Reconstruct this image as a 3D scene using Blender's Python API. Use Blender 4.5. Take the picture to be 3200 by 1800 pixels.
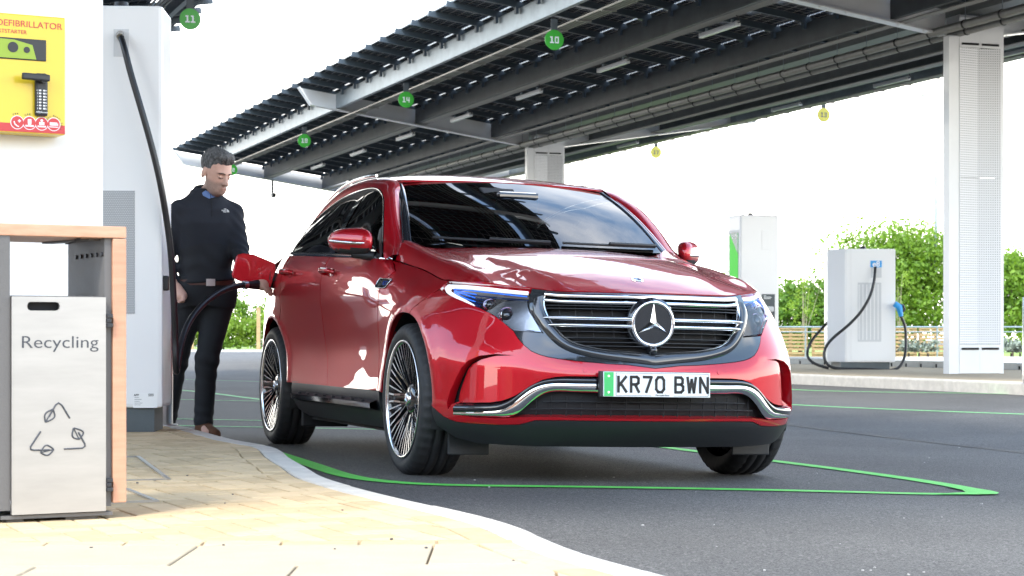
import bpy, bmesh, math, random
import numpy as np
from mathutils import Vector, Matrix
from mathutils.geometry import delaunay_2d_cdt
R = math.radians
rnd = random.Random(7)
for o in list(bpy.data.objects): bpy.data.objects.remove(o)
scn = bpy.context.scene
COL = scn.collection
# ------------------------------------------------------------------ camera
FOC, HORX, HORY, CAMH = 6145., 1600., 1055., .65          # in pixels of the 3200 px wide photograph
cd = bpy.data.cameras.new('camera'); cam = bpy.data.objects.new('camera', cd); COL.objects.link(cam)
cam.location = (0, 0, CAMH); cam.rotation_euler = (R(90), 0, 0)
cd.sensor_width = 36; cd.lens = 36 * FOC / 3200; cd.shift_y = (HORY - 900) / 3200
cd.clip_start = .1; cd.clip_end = 3000
cd.dof.use_dof = True; cd.dof.focus_distance = 9.3; cd.dof.aperture_fstop = 11
scn.camera = cam
# ------------------------------------------------------------------ sky, sun, exposure
SUN_EL, SUN_AZ = R(52), R(205)      # azimuth clockwise from +Y: high, behind the camera and to its left
w = bpy.data.worlds.new('World'); scn.world = w; w.use_nodes = True
nt = w.node_tree; nt.nodes.clear(); N = nt.nodes.new; Lk = nt.links.new
out = N('ShaderNodeOutputWorld'); bg = N('ShaderNodeBackground'); sky = N('ShaderNodeTexSky')
sky.sky_type = 'NISHITA'; sky.sun_disc = False; sky.sun_elevation = SUN_EL; sky.sun_rotation = SUN_AZ
sky.air_density = 1.5; sky.dust_density = .6; sky.ozone_density = 1.4
tc = N('ShaderNodeTexCoord'); sep = N('ShaderNodeSeparateXYZ'); Lk(tc.outputs['Generated'], sep.inputs[0])
zc_ = N('ShaderNodeMath'); zc_.operation = 'MAXIMUM'; zc_.inputs[1].default_value = .03; Lk(sep.outputs[2], zc_.inputs[0])
za = N('ShaderNodeMath'); za.operation = 'ADD'; za.inputs[1].default_value = .12; Lk(zc_.outputs[0], za.inputs[0])
dv = N('ShaderNodeVectorMath'); dv.operation = 'DIVIDE'; Lk(tc.outputs['Generated'], dv.inputs[0])
cz = N('ShaderNodeCombineXYZ')
for i in range(3): Lk(za.outputs[0], cz.inputs[i])
Lk(cz.outputs[0], dv.inputs[1])
cn = N('ShaderNodeTexNoise'); cn.inputs['Scale'].default_value = .85; cn.inputs['Detail'].default_value = 9; cn.inputs['Roughness'].default_value = .56
Lk(dv.outputs[0], cn.inputs['Vector'])
cr = N('ShaderNodeValToRGB'); cr.color_ramp.elements[0].position = .53; cr.color_ramp.elements[1].position = .76
Lk(cn.outputs['Fac'], cr.inputs[0])
mx = N('ShaderNodeMixRGB'); Lk(cr.outputs[0], mx.inputs[0]); Lk(sky.outputs[0], mx.inputs[1]); mx.inputs[2].default_value = (8.6, 8.25, 7.8, 1)
hz = N('ShaderNodeMapRange'); hz.interpolation_type = 'SMOOTHERSTEP'; hz.inputs['From Min'].default_value = .0; hz.inputs['From Max'].default_value = .40; hz.inputs['To Min'].default_value = .95; hz.inputs['To Max'].default_value = 0.; Lk(zc_.outputs[0], hz.inputs['Value'])
mh = N('ShaderNodeMixRGB'); Lk(hz.outputs[0], mh.inputs[0]); Lk(mx.outputs[0], mh.inputs[1]); mh.inputs[2].default_value = (9.6, 9.15, 8.45, 1)      # milky air all round the horizon
Lk(mh.outputs[0], bg.inputs[0]); bg.inputs[1].default_value = .15; Lk(bg.outputs[0], out.inputs[0])
sd = bpy.data.lights.new('sun', 'SUN'); sun = bpy.data.objects.new('sun', sd); COL.objects.link(sun)
sd.energy = 1.3; sd.angle = R(14); sd.color = (1, .95, .87)
sdir = Vector((math.sin(SUN_AZ) * math.cos(SUN_EL), math.cos(SUN_AZ) * math.cos(SUN_EL), math.sin(SUN_EL)))
sun.rotation_euler = sdir.to_track_quat('Z', 'Y').to_euler(); sun.location = sdir * 60
vs = scn.view_settings; vs.view_transform = 'Standard'; vs.look = 'None'; vs.exposure = 2.15; vs.gamma = 1; vs.use_curve_mapping = False
scn.render.engine = 'CYCLES'; scn.cycles.max_bounces = 8; scn.cycles.glossy_bounces = 5; scn.cycles.transparent_max_bounces = 12
# ------------------------------------------------------------------ materials
MATS = {}
def mat(name, col, rough=.5, metal=0., coat=0., var=0., vscale=8., bump=0., bscale=60., trans=0., alpha=1., spec=.5, emit=0., coatr=.03, coatior=1.5, stretch=None, col2=None, bstretch=None, aniso=0.):
    """principled material; var mixes col towards col2 by noise, bump adds fine relief"""
    if name in MATS: return MATS[name]
    m = bpy.data.materials.new(name); m.use_nodes = True; MATS[name] = m
    t = m.node_tree; b = t.nodes['Principled BSDF']
    b.inputs['Base Color'].default_value = (*col, 1); b.inputs['Roughness'].default_value = rough; b.inputs['Metallic'].default_value = metal
    b.inputs['Coat Weight'].default_value = coat; b.inputs['Coat Roughness'].default_value = coatr; b.inputs['Coat IOR'].default_value = coatior; b.inputs['Specular IOR Level'].default_value = spec
    b.inputs['Transmission Weight'].default_value = trans; b.inputs['Alpha'].default_value = alpha; b.inputs['Anisotropic'].default_value = aniso
    if emit: b.inputs['Emission Color'].default_value = (*col, 1); b.inputs['Emission Strength'].default_value = emit
    if var or bump:
        co = t.nodes.new('ShaderNodeTexCoord')
        def vec(st):
            if not st: return co.outputs['Object']
            mp = t.nodes.new('ShaderNodeMapping'); mp.inputs['Scale'].default_value = st; t.links.new(co.outputs['Object'], mp.inputs[0]); return mp.outputs[0]
    if var:
        n = t.nodes.new('ShaderNodeTexNoise'); n.inputs['Scale'].default_value = vscale; n.inputs['Detail'].default_value = 6; n.inputs['Roughness'].default_value = .62
        t.links.new(vec(stretch), n.inputs['Vector'])
        rp = t.nodes.new('ShaderNodeValToRGB'); rp.color_ramp.elements[0].position = .3; rp.color_ramp.elements[1].position = .7
        c2 = col2 if col2 else tuple(c * (1 - var) for c in col)
        rp.color_ramp.elements[0].color = (*col, 1); rp.color_ramp.elements[1].color = (*c2, 1)
        t.links.new(n.outputs['Fac'], rp.inputs[0]); t.links.new(rp.outputs[0], b.inputs['Base Color'])
    if bump:
        n = t.nodes.new('ShaderNodeTexNoise'); n.inputs['Scale'].default_value = bscale; n.inputs['Detail'].default_value = 4
        t.links.new(vec(bstretch), n.inputs['Vector'])
        bp = t.nodes.new('ShaderNodeBump'); bp.inputs['Strength'].default_value = bump; bp.inputs['Distance'].default_value = .01
        t.links.new(n.outputs['Fac'], bp.inputs['Height']); t.links.new(bp.outputs[0], b.inputs['Normal'])
    return m
def glass_mat(name, tint, ior=1.5, rough=.0):
    """thin pane: tinted see-through plus mirror reflection by fresnel"""
    if name in MATS: return MATS[name]
    m = bpy.data.materials.new(name); m.use_nodes = True; MATS[name] = m
    t = m.node_tree; t.nodes.clear(); o = t.nodes.new('ShaderNodeOutputMaterial')
    tr = t.nodes.new('ShaderNodeBsdfTransparent'); tr.inputs[0].default_value = (*tint, 1)
    gl = t.nodes.new('ShaderNodeBsdfGlossy'); gl.inputs['Roughness'].default_value = rough
    fr = t.nodes.new('ShaderNodeFresnel'); fr.inputs[0].default_value = ior
    mxs = t.nodes.new('ShaderNodeMixShader'); t.links.new(fr.outputs[0], mxs.inputs[0]); t.links.new(tr.outputs[0], mxs.inputs[1]); t.links.new(gl.outputs[0], mxs.inputs[2])
    t.links.new(mxs.outputs[0], o.inputs[0]); return m
# ------------------------------------------------------------------ object helpers
def link(name, me, m=None, parent=None, loc=None):
    o = bpy.data.objects.new(name, me); COL.objects.link(o)
    if m is not None and me is not None:
        ms = m if isinstance(m, (list, tuple)) else [m]
        if not me.materials:
            for q in ms: me.materials.append(MATS[q] if isinstance(q, str) else q)
    if parent is not None: o.parent = parent
    if loc is not None: o.location = loc
    return o
def tag(o, label, cat, group=None):
    o['label'] = label; o['category'] = cat
    if group: o['group'] = group
    return o
def thing(name, label, cat, loc=(0, 0, 0), rotz=0., group=None):
    o = bpy.data.objects.new(name, None); COL.objects.link(o); o.location = loc; o.rotation_euler = (0, 0, rotz); o.empty_display_size = .1
    return tag(o, label, cat, group)
def structure(o): o['kind'] = 'structure'; return o
def stuff(o): o['kind'] = 'stuff'; return o
def copy_tree(o, parent=None):
    c = o.copy(); COL.objects.link(c); c.parent = parent
    for ch in list(o.children): copy_tree(ch, c)
    return c
class MB:
    """collects shapes into one mesh"""
    def __init__(s): s.v = []; s.f = []; s.m = []; s.sm = []
    def add(s, v, f, mi=0, smooth=False):
        b = len(s.v); s.v += [tuple(p) for p in v]; s.f += [tuple(i + b for i in q) for q in f]; s.m += [mi] * len(f); s.sm += [smooth] * len(f); return s
    def box(s, c, d, mi=0, rz=0., rot=None, ch=0.):
        x, y, z = d[0] / 2, d[1] / 2, d[2] / 2
        if ch > 0:   # chamfered box
            bm = bmesh.new(); bmesh.ops.create_cube(bm, size=1.)
            for q in bm.verts: q.co = Vector((q.co.x * d[0], q.co.y * d[1], q.co.z * d[2]))
            bmesh.ops.bevel(bm, geom=list(bm.edges), offset=ch, segments=2, profile=.6, affect='EDGES')
            bm.verts.index_update(); v = [q.co.copy() for q in bm.verts]; f = [[q.index for q in g.verts] for g in bm.faces]; bm.free()
        else:
            v = [Vector(p) for p in ((-x, -y, -z), (x, -y, -z), (x, y, -z), (-x, y, -z), (-x, -y, z), (x, -y, z), (x, y, z), (-x, y, z))]
            f = [(0, 3, 2, 1), (4, 5, 6, 7), (0, 1, 5, 4), (1, 2, 6, 5), (2, 3, 7, 6), (3, 0, 4, 7)]
        Mx = rot if rot is not None else Matrix.Rotation(rz, 3, 'Z')
        c = Vector(c); return s.add([Mx @ p + c for p in v], f, mi)
    def b2(s, x0, x1, y0, y1, z0, z1, mi=0, ch=0.): return s.box(((x0 + x1) / 2, (y0 + y1) / 2, (z0 + z1) / 2), (x1 - x0, y1 - y0, z1 - z0), mi, ch=ch)
    def bar(s, a, b, wd, ht, mi=0, up=(0, 0, 1), ch=0.):
        a, b = Vector(a), Vector(b); d = b - a; L = d.length; x = d.normalized(); z = Vector(up); y = z.cross(x)
        if y.length < 1e-6: y = Vector((0, 1, 0))
        y.normalize(); z = x.cross(y)
        return s.box((a + b) / 2, (L, wd, ht), mi, rot=Matrix((x, y, z)).transposed(), ch=ch)
    def cyl(s, a, b, r, r2=None, n=16, mi=0, smooth=True, caps=True):
        r2 = r if r2 is None else r2; a, b = Vector(a), Vector(b); d = (b - a).normalized()
        u = d.orthogonal().normalized(); w_ = d.cross(u); ring = lambda c, q: [c + (u * math.cos(k * 2 * math.pi / n) + w_ * math.sin(k * 2 * math.pi / n)) * q for k in range(n)]
        s.add(ring(a, r) + ring(b, r2), [(k, (k + 1) % n, n + (k + 1) % n, n + k) for k in range(n)], mi, smooth)
        if caps: s.add(ring(a, r), [tuple(range(n))[::-1]], mi); s.add(ring(b, r2), [tuple(range(n))], mi)
        return s
    def tube(s, pts, r, n=8, mi=0, caps=True):
        P_ = [Vector(p) for p in pts]; rs = r if isinstance(r, (list, tuple)) else [r] * len(P_)
        t0 = (P_[1] - P_[0]).normalized(); u = t0.orthogonal().normalized(); V = []
        for i, p in enumerate(P_):
            t = (P_[min(i + 1, len(P_) - 1)] - P_[max(i - 1, 0)]).normalized()
            u = (u - t * u.dot(t)).normalized(); w_ = t.cross(u)
            V += [p + (u * math.cos(k * 2 * math.pi / n) + w_ * math.sin(k * 2 * math.pi / n)) * rs[i] for k in range(n)]
        f = [(i * n + k, i * n + (k + 1) % n, (i + 1) * n + (k + 1) % n, (i + 1) * n + k) for i in range(len(P_) - 1) for k in range(n)]
        s.add(V, f, mi, True)
        if caps: s.add(V[:n], [tuple(range(n))[::-1]], mi); s.add(V[-n:], [tuple(range(n))], mi)
        return s
    def grid(s, rows, mi=0, smooth=True, closed=False):
        n = len(rows[0]); V = [p for r in rows for p in r]; f = []
        for i in range(len(rows) - 1):
            for k in range(n if closed else n - 1): f.append((i * n + k, i * n + (k + 1) % n, (i + 1) * n + (k + 1) % n, (i + 1) * n + k))
        return s.add(V, f, mi, smooth)
    def lathe(s, prof, c=(0, 0, 0), ax='Z', n=32, mi=0, smooth=True):
        rows = []
        for r, h in prof:
            row = []
            for k in range(n):
                a = k * 2 * math.pi / n; x, y = r * math.cos(a), r * math.sin(a)
                row.append({'Z': (x, y, h), 'Y': (x, h, y), 'X': (h, x, y)}[ax])
            rows.append([tuple(p[i] + c[i] for i in range(3)) for p in row])
        return s.grid(rows, mi, smooth, True)
    def prism(s, poly, fn, h, mi=0):
        """poly 2d extruded: fn(u, v, k) gives the 3d point at depth k"""
        n = len(poly); s.add([fn(u, v, 0) for u, v in poly], [tuple(range(n))[::-1]], mi); s.add([fn(u, v, h) for u, v in poly], [tuple(range(n))], mi)
        return s.add([fn(u, v, 0) for u, v in poly] + [fn(u, v, h) for u, v in poly], [(k, (k + 1) % n, n + (k + 1) % n, n + k) for k in range(n)], mi)
    def mesh(s, name='m', fix=True):
        me = bpy.data.meshes.new(name); me.from_pydata([tuple(p) for p in s.v], [], s.f)
        me.polygons.foreach_set('material_index', s.m); me.polygons.foreach_set('use_smooth', s.sm)
        if fix:
            bm = bmesh.new(); bm.from_mesh(me); bmesh.ops.recalc_face_normals(bm, faces=bm.faces); bm.to_mesh(me); bm.free()
        me.update(); return me
    def build(s, name, m, parent=None, loc=None, fix=True): return link(name, s.mesh(name, fix), m, parent, loc)
def text_mesh(body, size, depth=.002, bold=0., align='CENTER', sx=1., shear=0.):
    """flat lettering as a mesh in the xy plane, facing +z, centred"""
    cu = bpy.data.curves.new('t', 'FONT'); cu.body = body; cu.size = size; cu.align_x = align; cu.align_y = 'CENTER'; cu.extrude = depth / 2; cu.offset = bold; cu.shear = shear
    o = bpy.data.objects.new('t', cu); COL.objects.link(o); dg = bpy.context.evaluated_depsgraph_get(); dg.update()
    me = bpy.data.meshes.new_from_object(o.evaluated_get(dg)); bpy.data.objects.remove(o); bpy.data.curves.remove(cu)
    if sx != 1.:
        for v in me.vertices: v.co.x *= sx
    me.name = 'lettering'; return me
def smoothstep(a, b, x):
    t = np.clip((np.asarray(x, float) - a) / (b - a), 0, 1); return t * t * (3 - 2 * t)
def pchip(xs, ys, x):
    xs = np.asarray(xs, float); ys = np.asarray(ys, float); x = np.asarray(x, float)
    hh = np.diff(xs); dl = np.diff(ys) / hh; d = np.zeros_like(ys)
    for i in range(1, len(xs) - 1):
        if dl[i - 1] * dl[i] > 0:
            w1 = 2 * hh[i] + hh[i - 1]; w2 = hh[i] + 2 * hh[i - 1]; d[i] = (w1 + w2) / (w1 / dl[i - 1] + w2 / dl[i])
    d[0] = dl[0]; d[-1] = dl[-1]
    xc = np.clip(x, xs[0], xs[-1]); i = np.clip(np.searchsorted(xs, xc) - 1, 0, len(xs) - 2); t = (xc - xs[i]) / hh[i]
    y = (1 + 2 * t) * (1 - t) ** 2 * ys[i] + t * (1 - t) ** 2 * hh[i] * d[i] + t * t * (3 - 2 * t) * ys[i + 1] + t * t * (t - 1) * hh[i] * d[i + 1]
    return y + np.where(x > xs[-1], (x - xs[-1]) * d[-1], 0) + np.where(x < xs[0], (x - xs[0]) * d[0], 0)
def cspline(xs, ys, x):
    """natural cubic spline"""
    xs = np.asarray(xs, float); ys = np.asarray(ys, float); n = len(xs); hh = np.diff(xs); A = np.zeros((n, n)); b = np.zeros(n); A[0, 0] = A[-1, -1] = 1
    for i in range(1, n - 1):
        A[i, i - 1] = hh[i - 1]; A[i, i] = 2 * (hh[i - 1] + hh[i]); A[i, i + 1] = hh[i]; b[i] = 6 * ((ys[i + 1] - ys[i]) / hh[i] - (ys[i] - ys[i - 1]) / hh[i - 1])
    m_ = np.linalg.solve(A, b); x = np.asarray(x, float); i = np.clip(np.searchsorted(xs, x) - 1, 0, n - 2); a = xs[i + 1] - x; c = x - xs[i]
    return (m_[i] * a ** 3 + m_[i + 1] * c ** 3) / (6 * hh[i]) + (ys[i] / hh[i] - m_[i] * hh[i] / 6) * a + (ys[i + 1] / hh[i] - m_[i + 1] * hh[i] / 6) * c
def curve3(pts, n):
    """smooth curve through 3d points, n samples"""
    p = np.asarray(pts, float); t = np.r_[0, np.cumsum(np.linalg.norm(np.diff(p, axis=0), axis=1))]; q = np.linspace(0, t[-1], n)
    return np.stack([cspline(t, p[:, k], q) if len(p) > 2 else np.interp(q, t, p[:, k]) for k in range(p.shape[1])], 1)
# ================================================================== the place: ground, kerbs, paving
SA = R(19.5); LX = np.array((math.cos(SA), math.sin(SA))); AX = np.array((-math.sin(SA), math.cos(SA)))
def site(u, v, z=0.): return Vector((u * LX[0] + v * AX[0], u * LX[1] + v * AX[1], z))
UO = -.525 * LX[0] + 9.34 * LX[1]                        # tarmac falls away from the kerb to a gully, then rises
GU = [-60, -4, -1, 0, 5, 10.2, 13, 90]; GZ = [.03, .03, .02, 0., -.107, -.01, 0., 0.]
def gz(X, Y): return float(np.interp(X * LX[0] + Y * LX[1] - UO, GU, GZ))
def noise_mat(name, builder):
    m = bpy.data.materials.new(name); m.use_nodes = True; MATS[name] = m; t = m.node_tree; builder(t, t.nodes['Principled BSDF']); return m
def asphalt(t, b):
    n = t.nodes.new; co = n('ShaderNodeTexCoord'); v1 = n('ShaderNodeTexVoronoi'); v1.inputs['Scale'].default_value = 85; n1 = n('ShaderNodeTexNoise'); n1.inputs['Scale'].default_value = 160; n1.inputs['Detail'].default_value = 3
    n2 = n('ShaderNodeTexNoise'); n2.inputs['Scale'].default_value = .7; n2.inputs['Detail'].default_value = 6
    for q in (v1, n1, n2): t.links.new(co.outputs['Object'], q.inputs['Vector'])
    r = n('ShaderNodeValToRGB'); e = r.color_ramp.elements; e[0].position = .38; e[0].color = (.030, .029, .027, 1); e[1].position = .66; e[1].color = (.165, .157, .146, 1); t.links.new(n1.outputs['Fac'], r.inputs[0])
    r2 = n('ShaderNodeValToRGB'); e = r2.color_ramp.elements; e[0].position = .3; e[0].color = (.74, .74, .74, 1); e[1].position = .7; e[1].color = (1.12, 1.12, 1.12, 1); t.links.new(n2.outputs['Fac'], r2.inputs[0])
    m_ = n('ShaderNodeMixRGB'); m_.blend_type = 'MULTIPLY'; m_.inputs[0].default_value = 1; t.links.new(r.outputs[0], m_.inputs[1]); t.links.new(r2.outputs[0], m_.inputs[2]); t.links.new(m_.outputs[0], b.inputs['Base Color'])
    n3 = n('ShaderNodeTexNoise'); n3.inputs['Scale'].default_value = 55; n3.inputs['Detail'].default_value = 2; t.links.new(co.outputs['Object'], n3.inputs['Vector']); r3 = n('ShaderNodeValToRGB'); e = r3.color_ramp.elements; e[0].position = .35; e[0].color = (.70, .70, .70, 1); e[1].position = .68; e[1].color = (1.35, 1.35, 1.35, 1); t.links.new(n3.outputs['Fac'], r3.inputs[0])
    m3 = n('ShaderNodeMixRGB'); m3.blend_type = 'MULTIPLY'; m3.inputs[0].default_value = 1; t.links.new(m_.outputs[0], m3.inputs[1]); t.links.new(r3.outputs[0], m3.inputs[2]); t.links.new(m3.outputs[0], b.inputs['Base Color'])
    bp = n('ShaderNodeBump'); bp.inputs['Strength'].default_value = .7; bp.inputs['Distance'].default_value = .006; t.links.new(v1.outputs['Distance'], bp.inputs['Height']); t.links.new(bp.outputs[0], b.inputs['Normal']); b.inputs['Roughness'].default_value = .78
noise_mat('asphalt', asphalt)
mat('kerb_stone', (.60, .565, .50), rough=.8, var=.25, vscale=9, bump=.3, bscale=120)
mat('block_a', (.60, .455, .27), rough=.85, var=.16, vscale=14, bump=.35, bscale=160); mat('block_b', (.53, .395, .225), rough=.85, var=.2, vscale=17, bump=.35, bscale=160)
mat('slab_buff', (.47, .385, .265), rough=.85, var=.14, vscale=6, bump=.3, bscale=140); mat('joint_sand', (.24, .175, .105), rough=.95, var=.3, vscale=30)
mat('marking_green', (.13, .68, .10), rough=.6, var=.16, vscale=22, bump=.4, bscale=150); mat('marking_pale', (.24, .66, .24), rough=.65, var=.3, vscale=20)
mb = MB(); vs_ = [-150, -20, 0, 10, 20, 40, 80, 160, 420]
rows = [[site(UO + u, v, z) for u, z in zip([-260] + GU + [500], [.03] + GZ + [0.])] for v in vs_]
mb.grid(rows, smooth=False); structure(mb.build('road', 'asphalt'))
# ---- the near pavement with its kerb
KC = [(.55, 3.6), (.363, 4.37), (.205, 4.80), (.014, 5.57), (-.31, 6.40), (-.555, 7.03), (-.69, 7.44), (-.85, 8.16), (-1.0, 8.85), (-1.165, 9.61), (-1.37, 10.08), (-1.59, 10.7), (-1.93, 11.7), (-2.55, 13.4), (-3.2, 15.2), (-4.0, 16.6), (-5.2, 17.2), (-7, 17.3)]
PZ = .12
kc = curve3(KC, 500); kd = np.gradient(kc, axis=0); kd /= np.linalg.norm(kd, axis=1)[:, None]; kn = np.stack([-kd[:, 1], kd[:, 0]], 1)   # to the left, into the pavement
kl = np.r_[0, np.cumsum(np.linalg.norm(np.diff(kc, axis=0), axis=1))]
kerb = bpy.data.objects.new('kerb', None); COL.objects.link(kerb); structure(kerb)
def kerb_run(pts, nrm, length, parent, top, wd=.11, step=.91, bot=-.12, m='kerb_stone'):
    L_ = np.r_[0, np.cumsum(np.linalg.norm(np.diff(pts, axis=0), axis=1))]; s0 = 0.
    while s0 < L_[-1] - .1:
        s1 = min(s0 + step - .006, L_[-1]); q = np.linspace(s0, s1, 8); f = lambda a, k: np.interp(q, L_, a[:, k]); X, Y, nx, ny = f(pts, 0), f(pts, 1), f(nrm, 0), f(nrm, 1)
        dz = rnd.uniform(-.002, .002); sec = [(0, bot), (0, top - .022), (.006, top - .008), (.02, top), (wd - .006, top), (wd, top - .004), (wd, bot)]
        mb = MB(); rows = [[(X[i] + nx[i] * o_, Y[i] + ny[i] * o_, z_ + dz) for o_, z_ in sec] for i in range(8)]; mb.grid(rows, smooth=False); n_ = len(sec); mb.add(rows[0], [tuple(range(n_))]); mb.add(rows[-1], [tuple(range(n_))])
        mb.build('kerb_stone', m, parent); s0 += step
kerb_run(kc, kn, 0, kerb, PZ)
inner = kc + kn * .113
pav_poly = np.concatenate([inner[::6], [(-14, 17.2), (-14, 1.5), (.55, 1.5), (.45, 3.4)]])
mb = MB(); n_ = len(pav_poly); mb.add([(x, y, PZ - .012) for x, y in pav_poly], [tuple(range(n_))]); pav = structure(mb.build('pavement', 'joint_sand'))
bm = bmesh.new(); bm.from_mesh(pav.data); bmesh.ops.triangulate(bm, faces=bm.faces); bmesh.ops.recalc_face_normals(bm, faces=bm.faces); bm.to_mesh(pav.data); bm.free()
def block_mesh(nm, lx, ly, m, h=.02):
    me = MB().box((0, 0, -h / 2), (lx, ly, h), ch=.005).mesh(nm); me.materials.append(MATS[m]); return me
BLK = [block_mesh('block', .195, .095, k) for k in ('block_a', 'block_b')]
EDGE_Y = 5.06
def slab_zone(x, y): return y < EDGE_Y + .05 * x
def clip(poly, p, n):
    o = []
    for i in range(len(poly)):
        a, b = np.array(poly[i]), np.array(poly[(i + 1) % len(poly)]); da, db = (a - p) @ n, (b - p) @ n
        if da <= 0: o.append(tuple(a))
        if da * db < 0: o.append(tuple(a + (b - a) * da / (da - db)))
    return o
blocks = []; ca, sa_ = math.cos(R(24)), math.sin(R(24))
for i in range(-50, 51):
    for j in range(-70, 71):
        k = (i - j) % 4          # herringbone: two cells lying, two standing
        if k not in (0, 3): continue
        gx, gy, rz = ((i + 1) * .1, (j + .5) * .1, 0.) if k == 0 else ((i + .5) * .1, (j + 1) * .1, math.pi / 2)
        x, y = ca * gx - sa_ * gy - 1.2, sa_ * gx + ca * gy + 8.0
        if not (-3.2 < x < .5 and 4.9 < y < 13.5): continue
        blocks.append((x, y, rz + R(24)))
all_blocks = list(blocks); P_ = np.array([(b[0], b[1]) for b in blocks]); border = kc + kn * .245
bp_poly = np.concatenate([border[::6], [(-14, 17.2), (-14, 1.5), (.2, 1.5)]]); ok = in_poly2 = None
def inside(P_, poly):
    x, y = P_[:, 0], P_[:, 1]; c = np.zeros(len(P_), bool); q = np.asarray(poly); j = len(q) - 1
    for i in range(len(q)):
        cond = (q[i, 1] > y) != (q[j, 1] > y); c ^= cond & (x < (q[j, 0] - q[i, 0]) * (y - q[i, 1]) / (q[j, 1] - q[i, 1] + 1e-15) + q[i, 0]); j = i
    return c
okb = inside(P_, np.concatenate([(kc + kn * .272)[::6], [(-14, 17.2), (-14, 1.5), (.2, 1.5)]])) & np.array([not slab_zone(x, y - .16) for x, y in P_])
vis_px = HORX + FOC * P_[:, 0] / P_[:, 1]; okb &= (vis_px > -150) & (vis_px < 2400)
blocks = [b for b, k in zip(blocks, okb) if k]
# a border course along the kerb and one along the slabs
s_ = .3
while s_ < kl[-1] - 5:
    f = lambda a, k: float(np.interp(s_, kl, a[:, k])); X, Y = f(kc, 0) + f(kn, 0) * .166, f(kc, 1) + f(kn, 1) * .166
    if 4 < Y < 13: blocks.append((X, Y, math.atan2(f(kd, 1), f(kd, 0))))
    s_ += .2005
x = -2.1
while x < -.02: blocks.append((x, EDGE_Y + .05 * x + .055, math.atan(.05))); x += .2005
blocks.sort(key=lambda b: b[1])
far_mb = MB()
for i, (x, y, rz) in enumerate(blocks):
    dz = rnd.uniform(-.0012, .0012)
    if i < 300:
        o = link('paving_block', BLK[rnd.random() < .4], None, pav, (x, y, PZ + dz)); o.rotation_euler = (rnd.uniform(-.004, .004), rnd.uniform(-.004, .004), rz)
    else: far_mb.box((x, y, PZ + dz - .01), (.196, .096, .02), int(rnd.random() < .4), rz=rz)
for (x, y, rz), k in zip(all_blocks, okb):          # cut blocks closing the pattern against the border courses
    if k or not 4.9 < y < 12.5: continue
    c, sn = math.cos(rz), math.sin(rz); q = [(x + c * a - sn * b, y + sn * a + c * b) for a, b in ((-.098, -.048), (.098, -.048), (.098, .048), (-.098, .048))]
    i_ = int(np.argmin(np.hypot(kc[:, 0] - x, kc[:, 1] - y))); q = clip(q, kc[i_] + kn[i_] * .222, -kn[i_])
    if len(q) > 2: q = clip(q, np.array((0, EDGE_Y + .111)), np.array((.05, -1.)))
    if len(q) < 3 or HORX + FOC * x / y < -150: continue
    far_mb.prism(q, lambda u, v, h: (u, v, PZ - .02 + h), .0195, int(rnd.random() < .4))
stuff(far_mb.build('paving_blocks_beyond', ['block_a', 'block_b'], pav))
for r_ in range(7):
    for c_ in range(7):
        x = -2.3 + .60 * c_ + (.3 if r_ % 2 else 0); y = EDGE_Y - .225 - .45 * r_ + .05 * x; q = [(x - .297, y - .222 - .05 * .3), (x + .297, y - .222 + .05 * .3), (x + .297, y + .222 + .05 * .3), (x - .297, y + .222 - .05 * .3)]
        i_ = int(np.argmin(np.abs(kc[:, 1] - y))); q = clip(q, kc[i_] + kn[i_] * .222, -kn[i_])
        if len(q) < 3 or y < 2.6 or max(p[0] for p in q) - min(p[0] for p in q) < .02: continue
        cq = np.mean(q, axis=0); dz = rnd.uniform(-.0015, .0015); mb = MB(); q2 = [tuple(cq + (np.array(p) - cq) * .992) for p in q]; mb.prism(q, lambda u, v, k: (u, v, PZ - .03 + k), .0275); mb.grid([[(u, v, PZ - .0025) for u, v in q], [(u, v, PZ + dz) for u, v in q2]], smooth=False, closed=True); mb.add([(u, v, PZ + dz) for u, v in q2], [tuple(range(len(q2)))]); mb.build('paving_slab', 'slab_buff', pav)
# ---- painted bay lines
def marking(pts, wd, m='marking_green', n=60, lift=.004, name='bay_marking', smooth=True):
    c = curve3(pts, n) if smooth else np.asarray(pts, float); d = np.gradient(c, axis=0); d /= np.linalg.norm(d, axis=1)[:, None]; nn = np.stack([-d[:, 1], d[:, 0]], 1); w_ = np.broadcast_to(np.asarray(wd, float), (len(c),)) if np.ndim(wd) else np.full(len(c), wd)
    mb = MB(); mb.grid([[(*(c[i] + nn[i] * w_[i] * k), gz(*(c[i] + nn[i] * w_[i] * k)) + lift) for k in (-.5, 0, .5)] for i in range(len(c))], smooth=False); return structure(mb.build(name, m))
marking([(-1.42, 11.3), (-1.16, 10.43), (-.95, 9.72), (-.80, 9.22), (-.577, 8.80), (-.43, 8.68), (0.1, 8.66), (.907, 8.72), (1.5, 8.70), (1.95, 8.70), (2.10, 8.78), (2.12, 8.93), (2.02, 9.55), (1.475, 11.2), (.86, 12.9), (-.4, 16.6), (-.75, 17.3)], .105, n=160)
fillb = [(1.86, 8.65), (2.03, 8.66), (2.15, 8.72), (2.185, 8.82), (2.18, 8.95), (2.09, 9.3), (2.03, 9.15), (2.05, 8.95), (2.03, 8.80), (1.97, 8.75)]
mb = MB(); mb.add([(x, y, gz(x, y) + .0065) for x, y in fillb], [tuple(range(len(fillb)))]); structure(mb.build('bay_marking', 'marking_green'))
marking([(-1.7, 27.5), (1.1, 25.5), (3.0, 20.9), (4.69, 18.0), (5.0, 17.6), (5.6, 17.2)], .09, 'marking_pale')
marking([(2.3, 30.5), (3.3, 26.7), (3.75, 25.2), (4.6, 24.0), (5.93, 22.7), (7.5, 20.5)], .09, 'marking_pale')
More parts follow.
